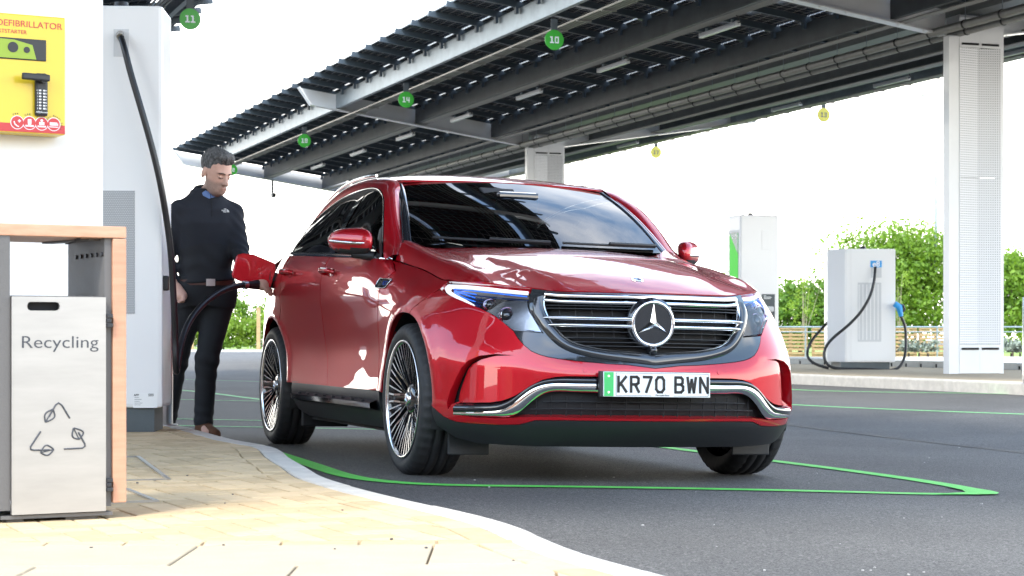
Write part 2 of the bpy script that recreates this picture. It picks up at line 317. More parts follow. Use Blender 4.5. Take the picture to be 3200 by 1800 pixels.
marking([(-6.0, 28.0), (-4.5, 26.0), (-2.9, 22.2), (-2.4, 21.0)], .11, 'marking_pale'); marking([(-6, 21.3), (-3, 21.3), (0, 21.4)], .11, 'marking_pale', 8)
marking([(-6, 15.6), (-3, 15.7), (.4, 15.75)], .09, 'marking_pale', 8); marking([(-5, 14.3), (-2.5, 14.4), (1.0, 14.5)], .09, 'marking_pale', 8); marking([(-9, 34.0), (-5, 33.5), (-2, 32.0)], .12, 'marking_pale', 8)
mat('seam_tar', (.02, .02, .023), rough=.5); marking([(1.6, 20.5), (2.4, 16.8), (3.33, 12.8), (4.2, 9.0)], .035, 'seam_tar', name='tarmac_seam', lift=.003)
# loose grit lying about
mat('grit_pale', (.45, .43, .40), rough=.9); mat('grit_dark', (.05, .05, .055), rough=.9)
for nm, m, cnt, reg in (('grit', 'grit_pale', 45, 'r'), ('grit_on_paving', 'grit_dark', 14, 'p')):
    mb = MB()
    for k in range(cnt):
        if reg == 'r': y = rnd.uniform(5, 14); x = rnd.uniform(-.05, .27) * y; x = max(x, float(np.interp(y, kc[:, 1], kc[:, 0])) + .1); z = gz(x, y)
        else: y = rnd.uniform(4.6, 8); x = rnd.uniform(-1.4, float(np.interp(y, kc[:, 1], kc[:, 0])) - .2); z = PZ
        r = rnd.uniform(.002, .0045); a = rnd.uniform(0, 3); mb.box((x, y, z + r * .4), (r * 2, r * 1.4, r), rz=a, ch=r * .2)
    stuff(tag(mb.build(nm, m), 'scattered pale grit on the tarmac' if reg == 'r' else 'scattered dark grit on the paving', 'grit'))
# ---- charging island on the far side
KU = 13.05; IZ = .135
isl = bpy.data.objects.new('island_kerb', None); COL.objects.link(isl); structure(isl)
pts = np.array([tuple(site(KU, v)[:2]) for v in np.linspace(12, 46, 60)]); nr = np.tile(LX, (60, 1))
kerb_run(pts, nr, 0, isl, IZ, wd=.15, step=1.0, bot=-.1)
mb = MB(); mb.add([site(KU + .155, 12, IZ - .004), site(KU + .155, 46, IZ - .004), site(18.3, 46, IZ - .004), site(18.3, 12, IZ - .004)], [(0, 1, 2, 3)])
def paved(t, b):
    n = t.nodes.new; co = n('ShaderNodeTexCoord'); mp = n('ShaderNodeMapping'); mp.inputs['Rotation'].default_value = (0, 0, R(30)); bt_ = n('ShaderNodeTexBrick'); bt_.inputs['Scale'].default_value = 5; bt_.inputs['Color1'].default_value = (.42, .33, .21, 1); bt_.inputs['Color2'].default_value = (.40, .32, .21, 1); bt_.inputs['Mortar'].default_value = (.25, .19, .12, 1); bt_.inputs['Mortar Size'].default_value = .02
    t.links.new(co.outputs['Object'], mp.inputs[0]); t.links.new(mp.outputs[0], bt_.inputs['Vector']); t.links.new(bt_.outputs['Color'], b.inputs['Base Color']); b.inputs['Roughness'].default_value = .9
noise_mat('island_paving', paved); structure(mb.build('island_paving', 'island_paving'))
# slotted drainage kerb along the far edge of the island
dk = bpy.data.objects.new('drainage_kerb', None); COL.objects.link(dk); structure(dk)
mat('concrete_pale', (.55, .55, .52), rough=.8, var=.15, vscale=6); mat('slot_dark', (.01, .01, .01), rough=.9)
me_ = MB(); me_.box((0, 0, .13), (.15, .485, .26), ch=.01); me_.box((-.076, .2, .14), (.004, .05, .14), 1); me_ = me_.mesh('drain'); me_.materials.append(MATS['concrete_pale']); me_.materials.append(MATS['slot_dark'])
for k in range(44):
    o = link('drain_block', me_, None, dk, site(18.4, 24 + .5 * k, -.02)); o.rotation_euler = (0, 0, SA)
# ================================================================== solar canopies over the bays
mat('steel_white', (.74, .75, .75), rough=.38, coat=.3, var=.06, vscale=3); mat('steel_slate', (.085, .098, .105), rough=.5, var=.35, vscale=2.5); mat('steel_blue', (.045, .064, .082), rough=.45)
mat('steel_galv', (.30, .35, .39), rough=.42, metal=.7, var=.25, vscale=5); mat('tray_grey', (.33, .32, .30), rough=.45, metal=.6); mat('pipe_grey', (.30, .30, .28), rough=.5, metal=.4, var=.2, vscale=9); mat('band_dark', (.04, .04, .04), rough=.6)
mat('batten_white', (.72, .73, .75), rough=.3); mat('sign_green', (.05, .42, .04), rough=.35); mat('sign_yellow', (.62, .56, .05), rough=.35); mat('sign_white', (.85, .86, .85), rough=.4); mat('sign_grey', (.12, .14, .13), rough=.5)
def pv(t, b):
    n = t.nodes.new; co = n('ShaderNodeTexCoord'); br = n('ShaderNodeTexBrick'); br.offset = 0; br.inputs['Scale'].default_value = 1; br.inputs['Brick Width'].default_value = .158; br.inputs['Row Height'].default_value = .158; br.inputs['Mortar Size'].default_value = .007
    br.inputs['Color1'].default_value = (.012, .014, .024, 1); br.inputs['Color2'].default_value = (.016, .018, .030, 1); br.inputs['Mortar'].default_value = (.42, .41, .40, 1); t.links.new(co.outputs['Object'], br.inputs['Vector']); t.links.new(br.outputs['Color'], b.inputs['Base Color']); b.inputs['Roughness'].default_value = .12; b.inputs['Specular IOR Level'].default_value = .5
noise_mat('solar_cells', pv)
def perf(t, b):
    n = t.nodes.new; co = n('ShaderNodeTexCoord'); mp = n('ShaderNodeVectorMath'); mp.operation = 'MODULO'; mp.inputs[1].default_value = (.034, 1e3, .034); ad = n('ShaderNodeVectorMath'); ad.operation = 'ADD'; ad.inputs[1].default_value = (10, 0, 0)
    t.links.new(co.outputs['Object'], ad.inputs[0]); t.links.new(ad.outputs[0], mp.inputs[0]); sb = n('ShaderNodeVectorMath'); sb.operation = 'SUBTRACT'; sb.inputs[1].default_value = (.017, 0, .017); t.links.new(mp.outputs[0], sb.inputs[0])
    ml = n('ShaderNodeVectorMath'); ml.operation = 'MULTIPLY'; ml.inputs[1].default_value = (1, 0, 1); t.links.new(sb.outputs[0], ml.inputs[0]); ln = n('ShaderNodeVectorMath'); ln.operation = 'LENGTH'; t.links.new(ml.outputs[0], ln.inputs[0])
    gt = n('ShaderNodeMath'); gt.operation = 'GREATER_THAN'; gt.inputs[1].default_value = .0075; t.links.new(ln.outputs['Value'], gt.inputs[0]); mxn = n('ShaderNodeMixRGB'); mxn.inputs[1].default_value = (.10, .10, .105, 1); mxn.inputs[2].default_value = (.72, .73, .74, 1); t.links.new(gt.outputs[0], mxn.inputs[0]); t.links.new(mxn.outputs[0], b.inputs['Base Color']); b.inputs['Roughness'].default_value = .4
noise_mat('perforated_white', perf)
SLP = .142; ZT = 6.30; LT = 5.70
def zpan(L_): return ZT - SLP * (LT - abs(L_))
BAY = 1.03
def canopy(label, uc, v0, v1, frames, rowsL, rowsR, pipes):
    t = thing('solar_canopy', label, 'canopy'); t.matrix_world = Matrix.Translation(site(uc, 0)) @ Matrix.Rotation(SA, 4, 'Z')   # local x across, y along, z up
    slope = math.atan(SLP)
    nb = int((v1 - v0) / BAY)
    # panels
    pm = {}
    for sg, rws in ((-1, rowsL), (1, rowsR)):
        for (l0, l1) in rws:
            key = (round(l1 - l0, 3)); 
            if key not in pm:
                me = MB().box((0, 0, 0), ((l1 - l0) / math.cos(slope), BAY - .014, .03)).mesh('panel'); me.materials.append(MATS['solar_cells']); pm[key] = me
            for k in range(nb):
                lc = (l0 + l1) / 2; o = link('solar_panel', pm[key], None, t, (sg * lc, v0 + BAY * (k + .5), zpan(lc))); o.rotation_euler = (0, -sg * slope, 0)
    rm = MB().box((0, 0, 0), (5.60, .055, .10)).mesh('rafter'); rm.materials.append(MATS['steel_blue'])
    foot = MB().box((0, 0, 0), (.05, .09, .11)).mesh('cleat'); foot.materials.append(MATS['steel_blue'])
    for sg in (-1, 1):
        for k in range(nb + 1):
            o = link('rafter', rm, None, t, (sg * 3.02, v0 + BAY * k, zpan(3.02) - .068)); o.rotation_euler = (0, -sg * slope, 0)
            if sg < 0 or uc < 5:
                for L_ in (4.84, 3.0, 1.2): link('cleat', foot, None, o.parent, (sg * (L_ + .07), v0 + BAY * k, zpan(L_) - .16))
        # purlins
        for L_, m in ((4.84, 'steel_galv'), (3.0, 'steel_slate'), (1.2, 'steel_slate')):
            mb = MB(); zt_ = zpan(L_) - .125; mb.b2(sg * L_ - .012, sg * L_ + .012, v0 - .1, v1 + .05, zt_ - .30, zt_); mb.b2(sg * L_ - .012, sg * L_ + .075, v0 - .1, v1 + .05, zt_ - .318, zt_ - .302); mb.b2(sg * L_ - .012, sg * L_ + .075, v0 - .1, v1 + .05, zt_ + .002, zt_ + .014)
            mb.build('purlin', m, t)
        # cable tray beside the outer purlin, conduits beside the middle one
        mb = MB()
        for q in range(4): mb.b2(sg * (4.52 - .07 * q) - .013, sg * (4.52 - .07 * q) + .013, v0, v1, 5.62, 5.646)
        for q in np.arange(v0 + .3, v1, 1.03): mb.b2(min(sg * 4.54, sg * 4.29), max(sg * 4.54, sg * 4.29), q - .01, q + .01, 5.595, 5.617)
        stuff(mb.build('cable_tray', 'tray_grey', t))
        mb = MB()
        for q in range(4): mb.cyl((sg * (2.92 - .05 * q), v0, 5.47), (sg * (2.92 - .05 * q), v1, 5.47), .014, n=8)
        for q in range(3): mb.cyl((sg * (1.10 - .05 * q), v0, 5.17), (sg * (1.10 - .05 * q), v1, 5.17), .016, n=8)
        stuff(mb.build('conduits', 'tray_grey', t))
    gt_ = MB(); gt_.grid([[(x, y, z) for x, z in ((-.36, zpan(.36) - .06), (-.30, zpan(.30) - .10), (-.16, zpan(.3) - .22), (.16, zpan(.3) - .22), (.30, zpan(.30) - .10), (.36, zpan(.36) - .06))] for y in (v0, v1)], smooth=False); gt_.build('valley_gutter', 'steel_slate', t)
    if pipes:
        for x, r, z in ((-.50, .062, 5.06), (-.28, .052, 5.02)):
            mb = MB(); mb.cyl((x, v0, z), (x, v1, z), r, n=14); pp = mb.build('rainwater_pipe', 'pipe_grey', t)
            for q in np.arange(v0 + .5 + (x > -.4) * .3, v1, .92):
                bnd = MB(); bnd.cyl((x, q, z), (x, q + .03, z), r + .008, n=14); bnd.build('pipe_band', 'band_dark', pp)
                if x < -.4: MB().cyl((x, q + .015, z + r), (x, q + .015, 5.42), .005, n=6).build('hanger_rod', 'steel_galv', pp)
    # column frames
    for vf in frames:
        col = MB(); col.b2(-.17, .17, vf - .19, vf + .19, IZ, 5.45); col = col.build('column', 'steel_white', t)
        MB().b2(-.455, -.29, vf - .352, vf - .20, IZ - .02, 4.98).build('column_flange', 'steel_white', col); MB().b2(.40, .455, vf - .352, vf - .20, IZ - .02, 5.30).build('column_flange', 'steel_white', col)
        for z0, z1 in ((IZ + .42, 2.95), (2.955, 4.82)):
            for sx_ in (0, 1):
                mb = MB(); xa, xm = -.285, .055; yv = lambda x: vf - .36 + (.05 if abs(x - xm) < .01 else 0)
                x0, x1 = ((xa, xm) if sx_ == 0 else (xm + .0015, .398)); y0, y1 = ((vf - .36, vf - .30) if sx_ == 0 else (vf - .30, vf - .36))
                mb.add([(x0, y0, z0), (x1, y1, z0), (x1, y1, z1), (x0, y0, z1), (x0, y0 + .02, z0), (x1, y1 + .02, z0), (x1, y1 + .02, z1), (x0, y0 + .02, z1)], [(0, 1, 2, 3), (4, 7, 6, 5), (0, 4, 5, 1), (3, 2, 6, 7), (0, 3, 7, 4), (1, 5, 6, 2)])
                mb.build('perforated_cladding', 'perforated_white', col)
        for z0, z1 in ((IZ, IZ + .415), (4.825, 5.25)):
            mb = MB(); mb.b2(-.285, .055, vf - .355, vf - .33, z0, z1); mb.b2(.057, .398, vf - .355, vf - .33, z0, z1 - .0); mb.build('plain_cladding', 'steel_white', col)
            for x0, x1 in ((-.25, .03), (.085, .365)): MB().b2(x0, x1, vf - .372, vf - .358, z0 + (.34 if z0 < 1 else .03), z0 + (.37 if z0 < 1 else .06)).build('vent_slot', 'slot_dark', col)
        for x, z in [(x, z) for x in (-.42, -.33) for z in (4.9, 4.78, 4.66)]: MB().cyl((x, vf - .345, z), (x, vf - .33, z), .02, n=10).build('bolt', 'steel_white', col)
        for sg in (-1, 1):
            arm = MB(); a0, a1 = .30, 5.42; zb0, zb1 = 5.03, 5.80; f = lambda x: zb0 + (zb1 - zb0) * (x - a0) / (a1 - a0)
            arm.bar((sg * a0, vf, f(a0)), (sg * a1, vf, f(a1)), .20, .022); ao = arm.build('cantilever_arm', 'steel_white', t)
            web = MB(); pl_ = [(a0, f(a0) + .012), (a1, f(a1) + .012), (LT - .02, zpan(LT) - .13), (a0, zpan(a0) - .13)]; web.prism(pl_, lambda u, v, k: (sg * u, vf - .008 + k, v), .016); web.build('arm_web', 'steel_white', ao)
            ep = MB(); ep.bar((sg * (a1 + .012), vf, f(a1)), (sg * LT, vf, zpan(LT) - .12), .20, .022, up=(1, 0, .3)); ep.build('arm_end_plate', 'steel_white', ao)
            sd_ = MB()
            for k in range(12): x = a0 + .4 + k * .42; sd_.cyl((sg * x, vf - .06, f(x) - .014), (sg * x, vf - .06, f(x) - .026), .014, n=8)
            stuff(sd_.build('bolts', 'steel_white', ao))
    return t
main_can = canopy('long solar canopy with white columns stretching behind the red car', 15.75, 17.0, 58.6, (24.8, 42.5, 58.4), [(4.862, 5.68), (3.022, 4.822), (1.222, 2.982), (.30, 1.182)], [(3.022, 5.68), (.30, 2.982)], True)
near_can = canopy('solar canopy overhead at the top left with round green sign 11', .42, 3.6, 40.7, (13.2, 39.5), [(3.08, 5.68), (.30, 2.92)], [(4.93, 5.68), (3.08, 4.76), (.30, 2.92)], False)
# ---- strip lights slung under the canopy
bat = MB(); bat.box((0, 0, 0), (.085, 1.25, .075), ch=.02)
def batten(u, v, z, label, grp):
    t = thing('batten_light', label, 'light', site(u, v, z), SA, grp)
    link('diffuser', batten.me, None, t); link('end_cap', batten.cap, None, t, (0, -.64, 0)); link('end_cap', batten.cap, None, t, (0, .64, 0)); link('bracket', batten.br, None, t, (0, .45, .06)); link('bracket', batten.br, None, t, (0, -.45, .06)); link('cable', batten.cb, None, t)
batten.me = bat.mesh('diffuser'); batten.me.materials.append(MATS['batten_white'])
m_ = MB(); m_.box((0, 0, 0), (.09, .04, .08), ch=.015); batten.cap = m_.mesh('cap'); batten.cap.materials.append(MATS['sign_white'])
m_ = MB(); m_.box((0, 0, 0), (.03, .03, .06)); batten.br = m_.mesh('br'); batten.br.materials.append(MATS['steel_galv'])
m_ = MB(); m_.tube([(0, -.66, .01), (.0, -.74, .0), (-.06, -.76, .08), (-.12, -.72, .16)], .010, 6); batten.cb = m_.mesh('cb'); batten.cb.materials.append(MATS['band_dark'])
for k in range(8): batten(15.75 - 2.72, 23.05 + 4.25 * k, 5.36, 'strip light on the near wing of the long canopy, ' + ('nearest the camera', 'second from the camera', 'third from the camera', 'fourth from the camera', 'fifth from the camera', 'sixth from the camera', 'seventh from the camera', 'farthest away')[k], 'strip lights along the near wing')
for k in range(5): batten(15.75 + 4.45, 29.9 + 4.5 * k, 5.74, 'strip light on the far canopy wing, ' + ('right of the near column', 'left of the near column', 'right of the sign by the near column', 'halfway between the two columns', 'beside the far column')[k], 'strip lights along the far wing')
# ---- round bay-number signs
DIG = {'1': [(.0, 0, 1, .2), (.32, 0, .36, 1.), (.05, .8, .4, .2)], '0': [(0, 0, 1, .2), (0, .8, 1, .2), (0, 0, .26, 1), (.74, 0, .26, 1)], '2': [(0, 0, 1, .2), (0, .4, 1, .2), (0, .8, 1, .2), (0, 0, .26, .5), (.74, .5, .26, .5)], '3': [(0, 0, 1, .2), (.2, .4, .8, .2), (0, .8, 1, .2), (.74, 0, .26, 1)], '4': [(0, .3, 1, .2), (0, .3, .26, .7), (.66, 0, .26, 1)], '7': [(0, .8, 1, .2), (.62, .4, .3, .5), (.4, 0, .3, .5)], '8': [(0, 0, 1, .2), (0, .4, 1, .2), (0, .8, 1, .2), (0, 0, .26, 1), (.74, 0, .26, 1)]}
def bay_sign(txt, u, v, z, m, ink, label, grp, top=.17):
    t = thing('bay_number_sign', label, 'sign', site(u, v, z), SA, grp); r = .157
    MB().cyl((0, -.006, 0), (0, .006, 0), r, n=48).build('disc', m, t); MB().b2(-.055, .055, -.004, .004, r - .02, r + top).build('hanger_plate', 'steel_slate', t)
    w_, h_ = .066, .105; x = -len(txt) * (w_ + .016) / 2 + .008
    for ch in txt:
        mb = MB()
        for a, b, c, d in DIG[ch]: mb.b2(x + a * w_, x + (a + c) * w_, -.0095 - .0002 * a, -.006, (b - .5) * h_, (b + d - .5) * h_)
        mb.build('numeral', ink, t); x += w_ + .016
for txt, v, wh in (('10', 28.8, 'nearest of the row'), ('14', 37.0, 'second of the row'), ('18', 45.5, 'third of the row'), ('22', 54.1, "behind the man's head")): bay_sign(txt, 10.9, v, 5.31, 'sign_green', 'sign_white', 'round green sign %s hanging from the long canopy, %s' % (txt, wh), 'green bay signs')
bay_sign('11', 5.22, 29.0, 5.36, 'sign_green', 'sign_white', 'round green sign 11 hanging at the top left beside the white charger', 'green bay signs')
for txt, px_, z in (('13', 2574, 5.63), ('17', 2050, 5.62)):
    k = (px_ - HORX) / FOC; u = 21.25; v = (u * LX[0] - k * u * LX[1]) / (k * AX[1] - AX[0]); bay_sign(txt, u, v, z, 'sign_yellow', 'sign_grey', 'round yellow sign %s hanging from the canopy, %s' % (txt, 'beside the large perforated column' if txt == '13' else 'just right of the far column'), 'yellow bay signs', .34)
# small camera at the far end of the canopy
t = thing('security_camera', 'small camera hanging under the far end of the canopy by the car roof', 'camera', site(13.0, 58.3, 5.02), SA)
MB().cyl((0, .08, -.05), (0, .08, .40), .035, n=8).build('stem', 'steel_slate', t); MB().box((0, -.05, -.08), (.12, .26, .13), ch=.03).build('housing', 'steel_slate', t); MB().cyl((0, -.19, -.08), (0, -.18, -.08), .04, n=12).build('lens', 'slot_dark', t)
# ================================================================== the red electric car
# local frame: x forward from the front axle, y to the car's left, z up from the tarmac
TH = R(19.4); CAR_ROLL = -.020
CARLOC = Vector((.352, 9.65, -.020))
CARM = Matrix.Translation(CARLOC) @ Matrix.Rotation(-(math.pi / 2 - TH), 4, 'Z') @ Matrix.Rotation(CAR_ROLL, 4, 'X')
CM = np.array(CARM); CAMP = np.array((0, 0, CAMH))
def carproj(p):
    q = p @ CM[:3, :3].T + CM[:3, 3] - CAMP
    return np.stack([HORX + FOC * q[:, 0] / q[:, 1], HORY - FOC * q[:, 2] / q[:, 1]], 1)
def car_on(px, py, ax, val):
    """where the line of sight through a photo pixel meets the plane axis=val of the car"""
    d = np.array([(px - HORX) / FOC, 1, -(py - HORY) / FOC]) @ CM[:3, :3]; o = (CAMP - CM[:3, 3]) @ CM[:3, :3]
    return o + d * (val - o[ax]) / d[ax]
# ---- plan outline of the lower body, from the nose round the right-hand side to the tail
BP = [(.862, 0), (.85, .2), (.812, .4), (.738, .60), (.62, .768), (.5, .862), (.38, .910), (.2, .928), (0, .934), (-.5, .932), (-1.4, .930), (-2.4, .932), (-2.87, .938), (-3.25, .905), (-3.55, .83), (-3.75, .68), (-3.86, .40), (-3.89, 0)]
_b = np.array([(x, -y) for x, y in BP[3:0:-1]] + BP + [(x, -y) for x, y in BP[-2:-5:-1]])
_t = np.r_[0, np.cumsum(np.linalg.norm(np.diff(_b, axis=0), axis=1))]; _q = np.linspace(_t[3], _t[-4], 3000)
_bx, _by = cspline(_t, _b[:, 0], _q), cspline(_t, _b[:, 1], _q)
_bs = np.r_[0, np.cumsum(np.hypot(np.diff(_bx), np.diff(_by)))]; SMAX = _bs[-1]
_nx, _ny = np.gradient(_by, _bs), -np.gradient(_bx, _bs); _l = np.hypot(_nx, _ny); _nx /= _l; _ny /= _l
_nx[0], _ny[0] = 1, 0
side = slice(20, 2950)
def s_of_x(x): return np.interp(-np.asarray(x, float), -_bx[side], _bs[side])
def s_of_y(y): return np.interp(y, _by[:1200], _bs[:1200])
# ---- how far the section lies inside that outline, by height, at stations along it
ST = [(0., [(.12, .16), (.19, .085), (.24, .04), (.28, .015), (.34, .0), (.50, .0), (.555, .018), (.60, .045), (.72, .058), (.84, .075), (.90, .10), (1.2, .25)]),
      (float(s_of_y(.40)), [(.12, .15), (.19, .075), (.24, .035), (.28, .012), (.34, .0), (.50, .0), (.555, .018), (.60, .04), (.72, .058), (.84, .080), (.90, .105), (1.2, .26)]),
      (float(s_of_y(.62)), [(.12, .12), (.19, .065), (.24, .03), (.28, .010), (.34, .0), (.52, .0), (.58, .012), (.64, .035), (.72, .066), (.80, .095), (.90, .14), (1.2, .30)]),
      (float(s_of_x(.50)), [(.12, .12), (.19, .062), (.24, .028), (.28, .010), (.34, .0), (.53, .0), (.60, .012), (.66, .036), (.72, .062), (.80, .100), (.90, .160), (1.2, .34)]),
      (float(s_of_x(.22)), [(.12, .10), (.19, .05), (.28, .010), (.45, .0), (.66, .0), (.74, .018), (.82, .068), (.90, .145), (.96, .215), (1.2, .40)]),
      (float(s_of_x(0.)), [(.12, .10), (.25, .03), (.45, .004), (.76, .0), (.82, .012), (.88, .060), (.94, .150), (1.0, .225), (1.2, .40)]),
      (float(s_of_x(-.28)), [(.12, .12), (.25, .04), (.40, .010), (.6, .016), (.78, .010), (.88, .030), (.95, .098), (1.0, .168), (1.06, .24), (1.2, .38)]),
      (float(s_of_x(-.52)), [(.12, .13), (.25, .045), (.36, .008), (.45, .018), (.6, .030), (.76, .018), (.88, .012), (.95, .038), (1.0, .092), (1.04, .155), (1.1, .22), (1.2, .32)]),
      (float(s_of_x(-.80)), [(.12, .13), (.25, .045), (.36, .005), (.45, .024), (.58, .045), (.76, .022), (.88, .004), (.95, .010), (1.0, .026), (1.06, .062), (1.12, .10), (1.25, .18)]),
      (float(s_of_x(-1.4)), [(.12, .13), (.25, .045), (.36, .004), (.45, .026), (.58, .050), (.76, .026), (.89, .004), (.96, .004), (1.02, .020), (1.08, .050), (1.14, .085), (1.25, .15)]),
      (float(s_of_x(-2.1)), [(.12, .13), (.25, .045), (.36, .005), (.45, .020), (.58, .038), (.76, .018), (.92, .002), (1.0, .002), (1.06, .016), (1.12, .046), (1.18, .085), (1.25, .13)]),
      (float(s_of_x(-2.6)), [(.12, .12), (.25, .04), (.4, .008), (.58, .012), (.8, .002), (.94, .0), (1.02, .006), (1.09, .026), (1.14, .052), (1.2, .09), (1.25, .13)]),
      (float(s_of_x(-2.87)), [(.12, .12), (.25, .03), (.45, .004), (.80, .0), (.96, .004), (1.04, .022), (1.10, .050), (1.16, .088), (1.25, .16)]),
      (float(s_of_x(-3.4)), [(.12, .12), (.25, .05), (.4, .005), (.60, .0), (.9, .02), (1.0, .04), (1.1, .085), (1.25, .18)]),
      (SMAX, [(.12, .15), (.25, .06), (.4, .0), (.60, .0), (.75, .05), (.95, .06), (1.1, .12), (1.25, .22)])]
_zg = np.arange(.10, 1.27, .01); _sg = np.arange(0, SMAX + .021, .02)
_tab = np.stack([pchip([a for a, _ in pr], [b for _, b in pr], _zg) for _, pr in ST])
_tab = np.stack([pchip([s for s, _ in ST], _tab[:, k], _sg) for k in range(len(_zg))], 1)
def _blur(a, sg, ax):
    n = int(3 * sg) + 1; k = np.exp(-.5 * (np.arange(-n, n + 1) / sg) ** 2); k /= k.sum()
    pad = [(0, 0), (0, 0)]; pad[ax] = (n, n); b = np.pad(a, pad, mode='reflect', reflect_type='even' if ax == 0 else 'odd')
    return np.apply_along_axis(lambda v: np.convolve(v, k, 'valid'), ax, b)
_tab = _blur(_blur(_tab, 3.0, 0), 1.4, 1)
_sx = np.interp(_sg, _bs, _bx)[:, None]
for ax_, cz_ in ((0., .365), (-2.873, .365)):
    rr = np.hypot(_sx - ax_, _zg[None] - cz_); _tab -= np.where(_zg[None] > .2, .009 * np.exp(-((rr - .425) / .028) ** 2), 0)
def _bsp(t): return np.stack([(1 - t) ** 3, 3 * t ** 3 - 6 * t ** 2 + 4, -3 * t ** 3 + 3 * t ** 2 + 3 * t + 1, t ** 3]) / 6
def inset(s, z):
    a = np.abs(s) / .02; b = (z - .10) / .01; i = np.clip(a.astype(int), 0, len(_sg) - 3); j = np.clip(b.astype(int), 1, len(_zg) - 3)
    wa, wb = _bsp(np.clip(a - i, 0, 1)), _bsp(np.clip(b - j, 0, 1)); r = np.zeros_like(a)
    for p in range(4):
        for q in range(4): r += wa[p] * wb[q] * _tab[np.abs(i + p - 1), j + q - 1]
    return r
def WALL(uv, off=0.):
    """lower body surface: s along the outline (right-hand side positive), z height"""
    s, z = np.asarray(uv, float).T; a = np.abs(s); g = np.sign(s) + (s == 0)
    i = inset(s, z) - off
    x = np.interp(a, _bs, _bx) - i * np.interp(a, _bs, _nx); y = np.interp(a, _bs, _by) - i * np.interp(a, _bs, _ny)
    return np.stack([x, -y * g, z + 0 * x], 1)
# ---- bonnet as a height over x, y
ZCX = [-.75, -.5, -.2, .1, .4, .625, .70, .78, .84, .90]; ZCZ = [1.140, 1.130, 1.105, 1.065, 1.003, .940, .913, .878, .838, .78]
def TOP(uv, off=0.):
    x, y = np.asarray(uv, float).T; a = np.abs(y)
    crn = pchip([-.7, -.25, .2, .5, .85], [.022, .045, .042, .02, 0.], x)
    yc = np.interp(x, [-.6, .75], [.62, .40])
    z = cspline(ZCX, ZCZ, x + .29 * y * y) - crn * (a / .72) ** 2.5 - 5.2 * np.maximum(a - .675, 0) ** 2
    z = z + .010 / (1 + np.exp(-(yc - a) / .018)) - .010
    z = z + .012 * np.exp(-((a - .70 + .05 * x) / .06) ** 2)
    return np.stack([x, y, z + off], 1)
# ---- photo pixel to (s, z) on the right-hand body surface
_gs, _gz = np.meshgrid(np.arange(0.0, s_of_x(-3.3), .02), np.arange(.15, 1.14, .02), indexing='ij'); _guv = np.stack([_gs.ravel(), _gz.ravel()], 1)
_gpx = carproj(WALL(_guv))
def surf_normal(surf, uv, e=.004):
    d1 = surf(uv + [e, 0]) - surf(uv - [e, 0]); d2 = surf(uv + [0, e]) - surf(uv - [0, e]); n = np.cross(d1, d2)
    n /= np.linalg.norm(n, axis=1)[:, None] + 1e-12; p = surf(uv); c = np.stack([np.clip(p[:, 0], -3, -.1), 0 * p[:, 0], np.clip(p[:, 2] * .6, .3, .7)], 1)
    return n * np.sign((n * (p - c)).sum(1))[:, None]
_o = (CAMP - CM[:3, 3]) @ CM[:3, :3]
_vis = (surf_normal(WALL, _guv) * (_o - WALL(_guv))).sum(1) > -.15
def pix(pts, surf=None):
    res = []
    for p in pts:
        p = np.array(p, float); d = np.linalg.norm(_gpx - p, axis=1) + np.where(_vis, 0, 1e4); uv = _guv[np.argmin(d)].copy()
        for _ in range(8):
            q = np.array([uv, uv + [1e-3, 0], uv + [0, 1e-3]]); a = carproj(WALL(q)); J = np.stack([(a[1] - a[0]) / 1e-3, (a[2] - a[0]) / 1e-3], 1)
            st = np.linalg.lstsq(J, p - a[0], rcond=1e-3)[0]; uv += np.clip(st, -.03, .03); uv[1] = np.clip(uv[1], .13, 1.2); uv[0] = max(uv[0], 0)
        res.append(uv)
    return np.array(res)
cA = lambda L: [(1300 + x / 2.4143, 820 + y / 2.4143) for x, y in L]       # coordinates read off enlarged crops of the photo
cH = lambda L: [(1240 + x / 4.829, 760 + y / 4.829) for x, y in L]
cD = lambda L: [(780 + x / 2.4145, 500 + y / 2.4145) for x, y in L]
cS = lambda L: [(780 + x / 2.3375, 900 + y / 2.3375) for x, y in L]
# bonnet shut line on the body surface, read off the photo; the bonnet is drawn down to meet it
_eu = np.concatenate([pix([(1863, 910.5), (1750, 908)]), pix(cH([(2040, 666), (1800, 642), (1500, 612), (1250, 594), (1050, 578), (850, 560), (700, 552)])), pix(cD([(1450, 897), (1400, 870), (1330, 832), (1260, 806), (1200, 788), (1150, 772)]))])
_eu = _eu[np.argsort(_eu[:, 0])]; _es = np.arange(0, float(s_of_x(-.80)), .01)
_ez = np.interp(_es, np.r_[0, _eu[:, 0], _eu[-1, 0] + .25], np.r_[_eu[0, 1] + .001, _eu[:, 1], _eu[-1, 1] + .035]); _ez = _blur(_ez[:, None], 4., 0)[:, 0]
def z_edge(s): return np.interp(np.abs(s), _es, _ez)
_ep = WALL(np.stack([_es, z_edge(_es)], 1)); _er = _ep[:, 2] - TOP(_ep[:, :2])[:, 2]; _er = _blur(_er[:, None], 4., 0)[:, 0]
def BONNET(uv, off=0.):
    p = TOP(uv, off); q = np.stack([p[:, 0], -np.abs(p[:, 1])], 1); d = np.linalg.norm(q[:, None] - _ep[None, :, :2], axis=2); wt = np.exp(-(d / .05) ** 2) + 1e-9 * np.exp(-d)
    r = (wt * _er).sum(1) / wt.sum(1); p[:, 2] += r * (1 - smoothstep(0, .26, d.min(1))); return p
def xz(pts): return np.array([(s_of_x(x), z) for x, z in pts])
def smooth_poly(p, n=60):
    p = np.asarray(p, float); return curve3(p, n)
